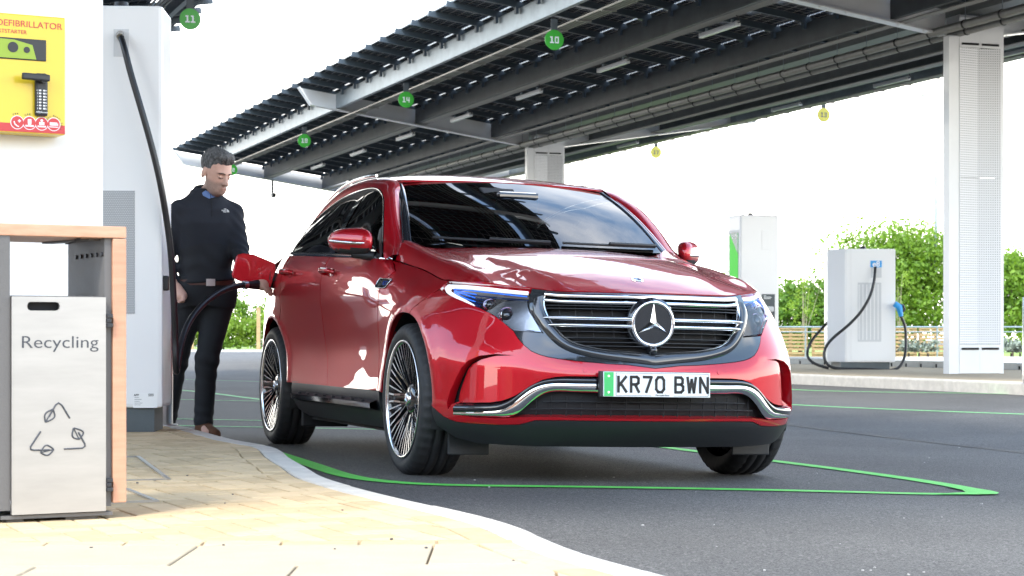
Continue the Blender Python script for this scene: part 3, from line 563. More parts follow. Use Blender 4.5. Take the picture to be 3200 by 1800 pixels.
def in_poly(P_, poly):
    x, y = P_[:, 0], P_[:, 1]; c = np.zeros(len(P_), bool); q = np.asarray(poly); m_ = len(q); j = m_ - 1
    for i in range(m_):
        cond = (q[i, 1] > y) != (q[j, 1] > y)
        xi = (q[j, 0] - q[i, 0]) * (y - q[i, 1]) / (q[j, 1] - q[i, 1] + 1e-15) + q[i, 0]
        c ^= cond & (x < xi); j = i
    return c
def resample(poly, res):
    p = np.asarray(poly, float); o = []
    for i in range(len(p)):
        a, b = p[i], p[(i + 1) % len(p)]; n = max(1, int(np.linalg.norm(b - a) / res + .999)); o += [a + (b - a) * k / n for k in range(n)]
    return np.array(o)
def dist_poly(P_, poly):
    q = np.asarray(poly); d = np.full(len(P_), 9.)
    for i in range(len(q)):
        a, b = q[i], q[(i + 1) % len(q)]; ab = b - a; t = np.clip(((P_ - a) @ ab) / (ab @ ab + 1e-15), 0, 1); d = np.minimum(d, np.linalg.norm(P_ - a - t[:, None] * ab, axis=1))
    return d
def patch_data(outer, surf, holes=(), res=.03, flange=.012, off=None):
    """a trimmed piece of a smooth surface, with an edge turned inwards"""
    outer = resample(outer, res); hs = [resample(h, res) for h in holes]; loops = [outer] + hs
    lo, hi = outer.min(0), outer.max(0); g = np.stack(np.meshgrid(np.arange(lo[0] + res / 2, hi[0], res), np.arange(lo[1] + res / 2, hi[1], res), indexing='ij'), -1).reshape(-1, 2)
    k = in_poly(g, outer)
    for h in hs: k &= ~in_poly(g, h)
    g = g[k]
    if len(g):
        d = np.min([dist_poly(g, lp) for lp in loops], axis=0); g = g[d > .38 * res]
    pts = np.concatenate(loops + [g]); ed = []; b = 0
    for lp in loops: ed += [(b + i, b + (i + 1) % len(lp)) for i in range(len(lp))]; b += len(lp)
    nv, ne, nf, ov, oe, of = delaunay_2d_cdt([Vector(p) for p in pts], ed, [], 0, 1e-6)
    uv = np.array([(v.x, v.y) for v in nv]); F_ = np.array([list(f) for f in nf]); c = uv[F_].mean(1); k = in_poly(c, outer)
    for h in hs: k &= ~in_poly(c, h)
    F_ = F_[k]; P_ = surf(uv); Nn = surf_normal(surf, uv)
    if off is not None: P_ = P_ + Nn * off(uv)[:, None] if callable(off) else P_ + Nn * off
    fn = np.cross(P_[F_[:, 1]] - P_[F_[:, 0]], P_[F_[:, 2]] - P_[F_[:, 0]]); fl = (fn * Nn[F_[:, 0]]).sum(1) < 0; F_[fl] = F_[fl][:, ::-1]
    V = [P_]; NN = [Nn]; faces = [tuple(f) for f in F_]
    if flange:
        cnt = {}
        for f in faces:
            for a, b_ in ((f[0], f[1]), (f[1], f[2]), (f[2], f[0])): cnt[(a, b_)] = 1
        bd = [(a, b_) for (a, b_) in cnt if (b_, a) not in cnt and not (abs(uv[a][0]) < 1e-5 and abs(uv[b_][0]) < 1e-5)]
        base = len(P_); idx = {}; v1 = []; n1 = []
        for a, b_ in bd:
            for q in (a, b_):
                if q not in idx:
                    idx[q] = base + 2 * len(idx); v1 += [P_[q], P_[q] - Nn[q] * flange]; n1 += [Nn[q], Nn[q]]
        fn2 = {}
        for a, b_ in bd:
            e = P_[b_] - P_[a]; nn = np.cross(e, Nn[a]); nn /= np.linalg.norm(nn) + 1e-9
            for q in (a, b_): fn2[q] = fn2.get(q, 0) + nn
            faces.append((idx[b_], idx[a], idx[a] + 1, idx[b_] + 1))
        for q, i in idx.items():
            n1[i - base] = n1[i - base + 1] = fn2[q] / (np.linalg.norm(fn2[q]) + 1e-9)
        if v1: V.append(np.array(v1)); NN.append(np.array(n1))
    return np.concatenate(V), faces, np.concatenate(NN)
def mesh_vfn(name, V, faces, NN, mirror=False):
    if mirror: V = V * [1, -1, 1]; NN = NN * [1, -1, 1]; faces = [f[::-1] for f in faces]
    me = bpy.data.meshes.new(name); me.from_pydata(V.tolist(), [], faces); me.polygons.foreach_set('use_smooth', [True] * len(faces)); me.update()
    me.normals_split_custom_set_from_vertices([Vector(n) for n in NN]); return me
def patch(name, outer, m, parent, surf=WALL, both=True, **kw):
    d = patch_data(outer, surf, **kw); o = [link(name, mesh_vfn(name, *d), m, parent)]
    if both: o.append(link(name, mesh_vfn(name, *d, mirror=True), m, parent))
    return o
def sym(h):
    """half outline on the right-hand side, from centre line to centre line, made whole"""
    h = np.asarray(h, float); return np.concatenate([h, (h * [-1, 1])[::-1]])
def strip_data(A, B, nb=5, bulge=0., n_out=None):
    """band between two 3d curves, bowed outwards"""
    A, B = np.asarray(A), np.asarray(B); t = np.linspace(0, 1, nb)[None, :, None]; P_ = A[:, None] * (1 - t) + B[:, None] * t
    du = np.gradient(P_, axis=0); dv_ = np.gradient(P_, axis=1); n = np.cross(du, dv_); n /= np.linalg.norm(n, axis=2)[..., None] + 1e-12
    c = np.stack([np.clip(P_[..., 0], -3, -.3), 0 * P_[..., 0], np.full_like(P_[..., 0], .6)], -1); sg = np.sign((n * (P_ - c)).sum(-1)); n *= (1 if np.median(sg) > 0 else -1)
    if bulge: P_ = P_ + n * (bulge * 4 * t * (1 - t))
    return P_
def strip(name, A, B, m, parent, nb=5, bulge=0., both=True, ends=False):
    P_ = strip_data(A, B, nb, bulge); r = []
    for sg in ((1, -1) if both else (1,)):
        mb = MB(); mb.grid([[tuple(q * [1, sg, 1]) for q in row] for row in P_]); r.append(mb.build(name, m, parent))
    return r
# ---- materials of the car
mat('car_paint', (.47, .004, .012), rough=.40, metal=.5, coat=1., coatr=.006, coatior=1.6, spec=.25)
mat('car_black_gloss', (.012, .013, .016), rough=.08, coat=1., coatr=.02)
mat('car_black_plastic', (.013, .014, .016), rough=.48, bump=.08, bscale=400)
mat('car_void', (.006, .006, .007), rough=.7)
mat('car_chrome', (.86, .87, .89), rough=.06, metal=1.)
mat('car_grey_gloss', (.035, .038, .042), rough=.12, metal=.3, coat=1.)
mat('tyre_rubber', (.018, .018, .019), rough=.62, bump=.15, bscale=220)
mat('rim_black', (.012, .012, .014), rough=.15, coat=1.)
mat('rim_machined', (.72, .73, .75), rough=.16, metal=1.)
mat('seat_black', (.02, .02, .022), rough=.6)
mat('plate_white', (.82, .83, .82), rough=.35); mat('plate_green', (.03, .50, .12), rough=.35); mat('plate_ink', (.008, .008, .008), rough=.5)
mat('drl_white', (.92, .94, .97), rough=.25, emit=.22); mat('light_blue', (.02, .16, .80), rough=.2, emit=.25)
glass_mat('car_glass', (.20, .22, .22), 2.25); glass_mat('car_side_glass', (.10, .11, .11), 1.75); glass_mat('lens_glass', (.93, .94, .95))
mat('lamp_reflector', (.34, .36, .39), rough=.22, metal=.9)
car = thing('electric_car', 'glossy red electric car with chrome grille and opened charging flap, plugged in', 'car')
car.matrix_world = CARM
PA = 'car_paint'
# ---- bonnet
sr = np.linspace(0, float(s_of_x(-.60)), 150); he = WALL(np.stack([sr, z_edge(sr)], 1))
hx = he[:, :2].copy(); hx[:, 1] = -hx[:, 1]                       # right-hand rim, as |y|
pull = np.array([[.004, 0]])
rear = [(-.44 - .245 * (y / .72) ** 2, y) for y in np.linspace(.735, 0, 16)]
halfh = np.array([(x, y) for x, y in hx] + rear)
halfh[0, 1] = 0; full = np.concatenate([halfh * [1, -1], halfh[::-1][1:-1]])
bonnet = patch('bonnet', full, PA, car, BONNET, both=False, res=.035, flange=.03)[0]
# ---- front bumper
cz0 = .373
def arch_pts(cx, r, a0, a1, n=26, k=1.): return [(cx + r * math.cos(a) * k, cz0 + r * math.sin(a)) for a in np.linspace(a0, a1, n)]
AR = .400
hl_low = cH([(645, 700), (690, 745), (860, 815), (1000, 875), (1150, 940), (1280, 995), (1400, 1055), (1500, 1115), (1610, 1200), (1725, 1300)])
pan_low = cA([(735, 520), (765, 570), (810, 622), (870, 672), (930, 698), (990, 715), (1090, 732), (1250, 750), (1450, 768), (1600, 776)])
HLL = pix(hl_low); PNL = pix(pan_low); pc = np.array([[0, float(PNL[-1, 1]) - .014]])
low = pix(cA([(1500, 1196), (1100, 1190), (900, 1190), (780, 1222), (600, 1224), (400, 1212), (300, 1200), (215, 1165), (150, 1110), (118, 1080)]))
low0 = np.array([[0, float(low[0, 1])]])
a_low = math.asin((low[-1, 1] - cz0) / AR)
seam = pix(cH([(180, 1020)]))[0]; a_seam = math.asin(min(.98, (seam[1] - cz0) / AR))
arc = xz(arch_pts(0, AR, a_low, a_seam, 22))
bumper_half = np.concatenate([low0, low, arc[1:], HLL, PNL, pc])
# openings: slim side intake joined to the wide lower one
cres_out = cA([(740, 701), (600, 690), (480, 706), (400, 743), (350, 798), (308, 880), (268, 970), (243, 1060), (248, 1110), (283, 1147)])
cres_in = cA([(300, 1056), (288, 1030), (304, 960), (334, 880), (364, 806), (404, 760), (480, 726), (600, 706)])
wave_top = cA([(300, 1056), (430, 1058), (560, 1056), (640, 1045), (700, 1026), (760, 998), (850, 940), (950, 886), (1050, 864), (1150, 858), (1340, 860), (1500, 868)])
open_bot = cA([(283, 1147), (430, 1168), (600, 1178), (720, 1176), (800, 1168), (900, 1166), (1200, 1172), (1500, 1178)])
CO, CI, WT, OB = pix(cres_out), pix(cres_in), pix(wave_top), pix(open_bot)
lowhole_half = np.concatenate([[[0, OB[-1, 1]]], OB[::-1], WT, [[0, WT[-1, 1]]]])
slot = np.concatenate([CO[:-1], [CI[0] + [.004, .004]], CI[1:]])
insert_poly = np.concatenate([CI, [CI[-1], [CI[-1, 0] - .10, CI[-1, 1] - .0]], WT[::-1][3:]])
def bump_off(uv):
    a = np.stack([np.abs(uv[:, 0]), uv[:, 1]], 1); d = dist_poly(a, np.concatenate([CI, CI[::-1]])); ins = in_poly(a, insert_poly) | (d < .0015)
    fade = smoothstep(CI[-1, 0] - .02, CI[-4, 0], a[:, 0])
    return np.where(ins, -.034 * np.exp(-(d / .17) ** 2) * fade, 0) + np.where(~ins, .010 * fade * np.exp(-(dist_poly(a, np.concatenate([CO[:8], CO[:8][::-1]])) / .04) ** 2), 0)
bumper = patch('front_bumper', sym(bumper_half), PA, car, both=False, holes=[sym(lowhole_half), slot, slot * [-1, 1]], res=.022, flange=.05, off=bump_off)[0]
back = np.concatenate([[[0, .30]], [[.3, .29], [.75, .29]], [[CO[-1, 0] + .03, .30], [CO[7, 0] + .03, .42], [CO[3, 0] + .03, .62], [CO[1, 0] - .1, .62], [.5, .52], [0, .54]]])
patch('intake_backing', sym(back), 'car_void', bumper, both=False, res=.05, flange=0, off=-.055)
# chrome-edged wave trim
def wline(uv, off, n=70):
    c = curve3(uv, n); return WALL(c) + surf_normal(WALL, c) * off
wt2 = pix(cA([(290, 1064), (430, 1066), (560, 1064), (640, 1053), (700, 1034), (760, 1006), (850, 948), (950, 894), (1050, 872), (1150, 866), (1340, 868), (1600, 872)])); wt2 = np.concatenate([wt2, [[0, wt2[-1, 1] + .002]]])
wmid = pix(cA([(284, 1130), (430, 1128), (560, 1124), (650, 1112), (715, 1080), (785, 1024), (865, 964), (960, 926), (1055, 914), (1180, 916), (1340, 918), (1600, 926)])); wmid = np.concatenate([wmid, [[0, wmid[-1, 1]]]])
wbot = pix(cA([(284, 1148), (430, 1165), (600, 1172), (690, 1170), (760, 1142), (830, 1084), (905, 1024), (985, 984), (1065, 972), (1180, 976), (1340, 980), (1600, 990)])); wbot = np.concatenate([wbot, [[0, wbot[-1, 1]]]])
strip('lower_trim', wline(wt2, -.014), wline(wmid, .002), 'car_black_gloss', bumper, 7, .013)
strip('chrome_strip', wline(wmid, .004), wline(wbot, -.008), 'car_chrome', bumper, 6, .007)
for zz in (1052, 1110):
    ln = pix(cA([(860 if zz > 1100 else 960, zz + 2), (1100, zz), (1340, zz + 2), (1600, zz + 6)])); ln = np.concatenate([ln, [[0, ln[-1, 1]]]])
    for sg in (1, -1): MB().tube([tuple(q * [1, sg, 1]) for q in wline(ln, -.03, 30)], .004, 6).build('intake_slat', 'car_void', bumper)
for sx_ in np.arange(.06, .56, .07):
    for sg in (1, -1):
        q = WALL(np.array([[sx_, OB[-1, 1] + .004], [sx_, .40]]), -.036); MB().tube([tuple(k * [1, sg, 1]) for k in q], .003, 5).build('intake_rib', 'car_void', bumper)
# parking sensors and tow cover
for c in cA([(565, 797), (1277, 815), (104, 713)]):
    uv = pix([c])[0]; d0 = bump_off(uv[None])[0]
    for sg in (1, -1):
        n_ = surf_normal(WALL, uv[None])[0]; p_ = WALL(uv[None])[0] + n_ * d0; mb = MB()
        mb.cyl(p_ * [1, sg, 1] - n_ * [1, sg, 1] * .004, p_ * [1, sg, 1] + n_ * [1, sg, 1] * .0012, .010, n=20); mb.build('parking_sensor', PA, bumper)
# ---- lower lip of dark plastic
lip_top = low.copy(); lip_top[:, 1] -= .003
lip = np.concatenate([low0 - [0, .003], lip_top, [[s_of_x(.40), .30], [s_of_x(.42), .25], [s_of_x(.50), .20], [s_of_x(.60), .178]], [[.55, .172], [0, .172]]])
patch('front_lip', sym(lip), 'car_black_plastic', car, both=False, res=.03, flange=.05)
# ---- black panel between the headlights, with the grille opening
hin = pix(cH([(2045, 690), (2000, 800), (1980, 900), (1995, 985), (2040, 1070), (2110, 1170), (2215, 1345)]))
hin[0, 1] = z_edge(hin[0, 0]) - .004
top_l = np.linspace(hin[0, 0], 0, 30); topl = np.stack([top_l, z_edge(top_l) - .006], 1)
PNLu = PNL + [0, .003]
gl_out = pix(cA([(958, 232), (925, 262), (868, 290), (858, 320), (872, 380), (905, 440), (950, 500), (1000, 560), (1050, 610), (1105, 648), (1180, 680), (1280, 706), (1400, 728), (1600, 752)]))
gl_out = np.concatenate([gl_out[2:], [[0, gl_out[-1, 1] - .012]]])
gl_in = pix(cA([(972, 250), (962, 300), (966, 340), (985, 395), (1020, 455), (1062, 510), (1100, 552), (1150, 590), (1220, 620), (1320, 645), (1450, 665), (1600, 676)])); gl_in = np.concatenate([gl_in, [[0, gl_in[-1, 1] - .008]]])
gtop = np.stack([np.linspace(gl_in[0, 0], 0, 20), z_edge(np.linspace(gl_in[0, 0], 0, 20)) - .030], 1)
panel_half = np.concatenate([pc + [0, .003], PNLu[::-1], hin[::-1][0:1] + [[0, -.004]], hin[::-1][1:], topl[1:]])
ghole = np.concatenate([[[0, gl_in[-1, 1]]], gl_in[::-1][1:], gtop])
panel = patch('grille_surround', sym(panel_half), 'car_grey_gloss', car, both=False, holes=[sym(ghole)], res=.025, flange=.04)[0]
gb = ghole.copy(); gb[:, 0] *= 1.06; gb[:, 1] = (gb[:, 1] - .74) * 1.1 + .74
grille = patch('grille', sym(gb), 'car_void', car, both=False, res=.05, flange=0, off=-.05)[0]
def sline(uv, off, n=60):
    c = curve3(uv, n); return WALL(c) + surf_normal(WALL, c) * off
strip('grille_frame', sline(gl_out, .004), sline(gl_in, .002), 'car_grey_gloss', grille, 7, .012)
strip('grille_frame_edge', sline(gl_in, .006), sline(gl_in * [.985, 1] + [0, .006], -.006), 'car_chrome', grille, 4, .002)
ge = np.linspace(gl_in[0, 0] + .0, 0, 40); ge2 = np.stack([ge, z_edge(ge) - .012], 1)
strip('top_chrome_bar', sline(ge2, .003), sline(ge2 - [0, .020], .008), 'car_chrome', grille, 5, .006)
strip('top_chrome_bar', sline(ge2 - [0, .028], .002), sline(ge2 - [0, .046], .002), 'car_chrome', grille, 5, .005)
def bars(nm, y0, y1, z0, z1, th, m, off, both=True, x_in=.0, tip=False):
    for sg in (1, -1):
        uv = np.stack([np.linspace(y0, y1, 40), np.linspace(z0, z1, 40)], 1); P0 = WALL(uv) + surf_normal(WALL, uv) * off
        k = np.minimum(1, np.linspace(0, 40 / 9., 40)) ** .6 if tip else np.ones(40)
        rows = []
        for i in range(40):
            t_ = th * max(.12, k[i]); rows.append([tuple((P0[i] + [a, 0, b]) * [1, sg, 1]) for a, b in ((0, t_), (.010 * k[i], t_ * .6), (.012 * k[i], 0), (.006, -t_), (-.02, -t_), (-.02, t_))])
        mb = MB(); mb.grid(rows, closed=True); mb.add(rows[0], [tuple(range(6))]); mb.add(rows[-1], [tuple(range(6))]); mb.build(nm, m, grille)
sg_in = lambda z: float(np.interp(z, gl_in[:, 1][::-1], gl_in[:, 0][::-1]))
b1, b2 = pix(cA([(940, 416), (1560, 426)])), pix(cA([(970, 472), (1560, 482)]))
bars('chrome_louvre', b1[0, 0], .10, b1[0, 1], b1[0, 1], .0085, 'car_chrome', .010, tip=True)
bars('chrome_louvre', b2[0, 0], .10, b2[0, 1], b2[0, 1], .0085, 'car_chrome', .010, tip=True)
for yy in (288, 322, 345):
    z_ = pix(cA([(1250, yy)]))[0, 1]; bars('grille_slat', sg_in(z_) - .004, .06 if yy > 300 else .03, z_, z_, .0028, 'car_black_gloss', -.012)
for yy in (522, 568, 600, 628):
    z_ = pix(cA([(1450, yy)]))[0, 1]; bars('grille_slat', sg_in(z_) - .006, .04, z_, z_, .0024, 'car_black_gloss', -.012)
for sx_ in (.18, .28, .36, .44):
    for sg in (1, -1):
        q = WALL(np.array([[sx_, .66 if sx_ < .4 else .74], [sx_ + .012, .84]]), -.022); MB().tube([tuple(k * [1, sg, 1]) for k in q], .002, 5).build('grille_rib', 'car_black_plastic', grille)
# star in its ring
zs = .733; xs_ = float(WALL(np.array([[0, zs]]))[0, 0]) + .006; tilt = Matrix.Rotation(R(1.5), 3, 'Y')
def emb(p): q = tilt @ Vector(p); return (q.x + xs_, q.y, q.z + zs)
emblem = MB(); prof = [(.0, .012), (.086, .012)]
rows = [[emb((h, r * math.cos(a), r * math.sin(a))) for a in np.linspace(0, 2 * math.pi, 49)[:-1]] for r, h in ((.0005, .010), (.089, .010))]; emblem.grid(rows, closed=True)
emb_o = emblem.build('emblem_disc', 'car_black_gloss', grille)
rows = [[emb((.008 + .008 * math.cos(b), (.098 + .0085 * math.sin(b)) * math.cos(a), (.098 + .0085 * math.sin(b)) * math.sin(a))) for b in np.linspace(0, 2 * math.pi, 13)[:-1]] for a in np.linspace(0, 2 * math.pi, 65)]
MB().grid(rows, closed=True).build('emblem_ring', 'car_chrome', emb_o)
rows = [[emb((h, r * math.cos(a), r * math.sin(a))) for a in np.linspace(0, 2 * math.pi, 49)[:-1]] for r, h in ((.104, .004), (.118, -.004), (.120, -.045))]
MB().grid(rows, closed=True).build('emblem_housing', 'car_black_gloss', emb_o)
star = MB()
def star_shape(mb, f, ro, ri, hgt, h0):
    c = f((h0 + hgt, 0, 0)); pts = []
    for k in range(3):
        a = math.pi / 2 + k * 2 * math.pi / 3; pts.append((ro * math.cos(a), ro * math.sin(a))); a2 = a + math.pi / 3; pts.append((ri * math.cos(a2), ri * math.sin(a2)))
    P3 = [f((h0, y, z)) for y, z in pts]
    for k in range(6): mb.add([c, P3[k], P3[(k + 1) % 6]], [(0, 1, 2)])
star_shape(star, emb, .092, .0165, .013, .012); star.build('emblem_star', 'car_chrome', emb_o)
# camera bulb under the star
pc_ = WALL(np.array([[0, .612]]))[0]; MB().lathe([(.001, .03), (.010, .028), (.017, .018), (.020, 0.), (.020, -.03)], tuple(pc_), 'X', 20).build('front_camera', 'car_black_gloss', grille)
# bonnet badge
bx_ = .625; bz_ = float(BONNET(np.array([[bx_, 0.]]))[0, 2]); ba = math.atan2(ZCZ[5] - ZCZ[6], ZCX[6] - ZCX[5]); bt = Matrix.Rotation(-(math.pi / 2 - ba), 3, 'Y')
def bad(p): q = bt @ Vector(p); return (q.x + bx_, q.y, q.z + bz_)
bd = MB()
for r0, h0, r1, h1, mi in ((.0005, .003, .020, .003, 1), (.020, .0042, .028, .0036, 0), (.028, .0036, .030, -.003, 0)):
    bd.grid([[bad((h, r * math.cos(a), r * math.sin(a))) for a in np.linspace(0, 2 * math.pi, 41)[:-1]] for r, h in ((r0, h0), (r1, h1))], mi, closed=True)
star_shape(bd, bad, .020, .004, .003, .0034); bd.build('bonnet_badge', ['car_chrome', mat('badge_blue', (.02, .06, .22), rough=.2)], bonnet)
# ---- headlights
hlt = np.linspace(HLL[0, 0] + .008, hin[0, 0] + .004, 30); hlt = np.stack([hlt, z_edge(hlt) - .006], 1)
hl_poly = np.concatenate([hlt, (hin + [.005, 0])[1:-1], [hin[-1] + [.006, .003]], HLL[::-1][:1] + [[.0, .006]], (HLL[::-1] + [0, .004])[1:]])
for sg in (1, -1):
    def hp(nm, poly, m, off, par, res=.02, flange=0.):
        d = patch_data(poly, WALL, res=res, flange=flange, off=off); return link(nm, mesh_vfn(nm, *d, mirror=sg < 0), m, par)
    hl = hp('headlight', hl_poly, 'car_black_gloss', -.040, car, .025)
    hp('lens', hl_poly, 'lens_glass', 0., hl, .02, .012)
    wo = pix(cH([(1975, 712), (1700, 685), (1400, 650), (1100, 618), (900, 598), (770, 590), (715, 610), (700, 660), (725, 715), (790, 765), (880, 815), (1000, 865), (1130, 935)]))
    wi = pix(cH([(1970, 755), (1700, 728), (1400, 695), (1100, 662), (930, 645), (830, 635), (790, 640), (778, 665), (795, 700), (840, 735), (930, 785), (1030, 835), (1145, 905)]))
    hp('daytime_strip', np.concatenate([wo, wi[::-1]]), 'drl_white', -.012, hl, .012, .01)
    for a in ([(825, 655), (1100, 682), (1500, 730), (1955, 782)], [(830, 680), (1000, 710), (1170, 742)], [(840, 700), (1000, 742), (1150, 792)], [(835, 712), (960, 780), (1155, 850)]):
        c = curve3(pix(cH(a)), 16); q = WALL(c) - surf_normal(WALL, c) * .018; MB().tube([tuple(k * [1, sg, 1]) for k in q], .0028, 6).build('blue_blade', 'light_blue', hl)
    rp = pix(cH([(1500, 900), (1600, 850), (1800, 838), (1955, 838), (1960, 920), (1990, 1020), (2060, 1130), (2180, 1320), (1745, 1290), (1600, 1180), (1480, 1080), (1330, 990), (1420, 960)]))
    hp('reflector', rp, 'lamp_reflector', -.020, hl, .015)
    for (a, b, rad) in ((1365, 880, .026), (1640, 1050, .034)):
        uv = pix(cH([(a, b)])); p_ = WALL(uv)[0] - surf_normal(WALL, uv)[0] * .035; mb = MB()
        prf = [(.001, rad * .9), (rad * .5, rad * .78), (rad * .85, rad * .45), (rad, .004)]
        mb.lathe(prf, tuple(p_ * [1, sg, 1]), 'X', 24, 0); mb.lathe([(rad * 1.02, .014), (rad * 1.16, .010), (rad * 1.2, -.01)], tuple(p_ * [1, sg, 1]), 'X', 24, 1)
        mb.build('projector_lens', ['car_grey_gloss', 'car_chrome'], hl)
# ---- wings, doors, quarters, sills
zb = lambda x: 1.052 + .047 * (-.6 - np.asarray(x, float))
SB = .388
sf = np.linspace(HLL[0, 0] + .012, float(s_of_x(-.60)), 60); fender_top = np.stack([sf, z_edge(sf) - .004], 1)
arc2 = xz(arch_pts(0, AR, a_seam + .012, math.pi - .02, 34))
door_front = [(-.47, .985), (-.50, .88), (-.525, .79), (-.545, .69), (-.545, .59), (-.50, .47), (-.42, SB)]
seam_up = np.array([HLL[0] + [.006, .004]])
wing = np.concatenate([fender_top, xz([(-.635, float(zb(-.635)) - .005), (-.60, 1.035)]), xz(door_front)[:-1] - [.002, 0], xz([(-.428, SB + .002)]), arc2[::-1], seam_up])
patch('front_wing', wing, PA, car, res=.026, flange=.035)
g_ = .006
df = np.array(door_front) - [g_ * 1.4, 0]
b_seam = [(-1.675, float(zb(-1.675))), (-1.70, .90), (-1.725, .70), (-1.72, .62), (-1.69, .57), (-1.60, .47), (-1.52, SB)]
topf = [(x, float(zb(x))) for x in np.linspace(-1.672, -.645, 16)]
frontdoor = xz(list(map(tuple, b_seam))[::-1][:-1] + topf + [(-.61, 1.035)] + [tuple(q) for q in df])
fd = patch('front_door', frontdoor, PA, car, res=.03, flange=.02)
arc3 = arch_pts(-2.873, AR, math.asin((SB - cz0) / AR), math.radians(58), 16)
topr = [(x, float(zb(x))) for x in np.linspace(-2.62, -1.68, 14)]
q_seam = [(-2.64, .83), (-2.66, .95), (-2.66, 1.05)]
reardoor = xz([(x - g_, z) for x, z in b_seam][::-1][:-1][::1] )
reardoor = xz(arc3 + q_seam + topr + [(x - g_, z) for x, z in b_seam[1:]])
rd = patch('rear_door', reardoor, PA, car, res=.03, flange=.02)
arc4 = arch_pts(-2.873, AR, math.radians(59), math.pi + .10, 30)
q_end = [(s_, z_) for s_, z_ in [(SMAX, .36), (SMAX, 1.12)]]
topq = [(x, float(zb(x))) for x in np.linspace(-3.35, -2.66, 10)]
quarter = np.concatenate([xz([(x, z) for x, z in arc4]), xz([(-3.34, .34)]), np.array([[s_of_x(-3.6), .36], [SMAX, .36], [SMAX, 1.10], [s_of_x(-3.6), 1.15]]), xz(topq), xz([(x - g_, z) for x, z in q_seam][::-1])])
qp = patch('rear_quarter', quarter, PA, car, res=.035, flange=.03)
sill = xz([(-.425, SB - .004), (-2.36, SB - .004 + .012), (-2.40, .30), (-2.36, .235), (-2.2, .20), (-.5, .20), (-.43, .27)])
sl = patch('sill_cladding', sill, 'car_black_plastic', car, res=.04, flange=.06)
for sg, so in ((1, sl[0]), (-1, sl[1])):
    mb = MB(); xs2 = np.linspace(-2.25, -.50, 40)
    for (o0, z0, o1, z1, mi) in ((-.01, .345, .040, .325, 0), (.040, .325, .046, .300, 1), (.046, .300, .0, .285, 0)):
        mb.grid([[tuple(WALL(np.array([[s_of_x(x), z0]]), o0)[0] * [1, sg, 1]), tuple(WALL(np.array([[s_of_x(x), z1]]), o1)[0] * [1, sg, 1])] for x in xs2], mi)
    mb.build('running_board', ['car_black_plastic', 'car_chrome'], so)
    for x in np.arange(-2.15, -.55, .2):
        a, b = WALL(np.array([[s_of_x(x), .341]]), .012)[0], WALL(np.array([[s_of_x(x + .1), .334]]), .030)[0]; MB().bar(a * [1, sg, 1], b * [1, sg, 1], .016, .006).build('grip_strip', 'tyre_rubber', so)
# wheel-arch liners
for cx in (0., -2.873):
    for sg in (1, -1):
        mb = MB(); A_ = np.linspace(-.35, math.pi + .35, 30)
        mb.grid([[(cx + r * math.cos(a), sg * y, cz0 + r * math.sin(a)) for r, y in ((AR + .004, -.905), (AR + .02, -.86), (AR + .02, -.55), (.05, -.55))] for a in A_])
        mb.build('arch_liner', 'car_void', car)
# ---- upper body: glass outline D, roof gutter E
Dp = [(-.60, .862, 1.045), (-.70, .845, 1.085), (-.80, .817, 1.155), (-.92, .783, 1.27), (-1.07, .742, 1.385), (-1.20, .722, 1.440), (-1.37, .709, 1.474), (-1.70, .700, 1.488), (-2.1, .698, 1.472), (-2.45, .700, 1.430), (-2.75, .712, 1.365), (-2.98, .750, 1.265), (-3.12, .79, 1.178)]
Ep = [(-.60, .775, 1.07), (-.70, .742, 1.125), (-.80, .716, 1.19), (-.93, .682, 1.28), (-1.10, .642, 1.395), (-1.20, .618, 1.455), (-1.34, .606, 1.520), (-1.70, .625, 1.553), (-2.1, .635, 1.552), (-2.45, .635, 1.520), (-2.80, .625, 1.452), (-3.12, .60, 1.358), (-3.40, .60, 1.24)]
nq = 110
def byq(Pp): p = np.array(Pp); t = np.arange(len(p)); q = np.linspace(0, len(p) - 1, nq); r = np.stack([cspline(t, p[:, k], q) for k in range(3)], 1); return r * [1, -1, 1]
Dc, Ec = byq(Dp), byq(Ep)
strip('roof_pillar', Dc, Ec, PA, car, 9, .016)
# window frame: chrome line, black rubber, then the pane
cen = np.array([-1.8, -.74, 1.25])
def inward(c, d):
    p = c.copy(); v = cen - p; v[:, 1] = 0; v /= np.linalg.norm(v, axis=1)[:, None]; p = p + v * d; p[:, 1] -= d * .22 * v[:, 2] * -1 * -1; return p
i1, i2 = inward(Dc, .016), inward(Dc, .040)
k0 = 8
strip('window_chrome', Dc[k0:] + [0, -.003, 0], i1[k0:] + [0, -.003, 0], 'car_grey_gloss', car, 4, .003)
strip('window_seal', i1[k0:], i2[k0:] + [0, .004, 0], 'car_black_plastic', car, 3, .001)
xb = np.linspace(-.635, -3.10, 60); beltc = WALL(np.stack([s_of_x(xb), zb(xb)], 1), .001)
strip('belt_chrome', beltc + [0, -.002, -.001], beltc + [0, .010, .022], 'car_chrome', car, 4, .003)
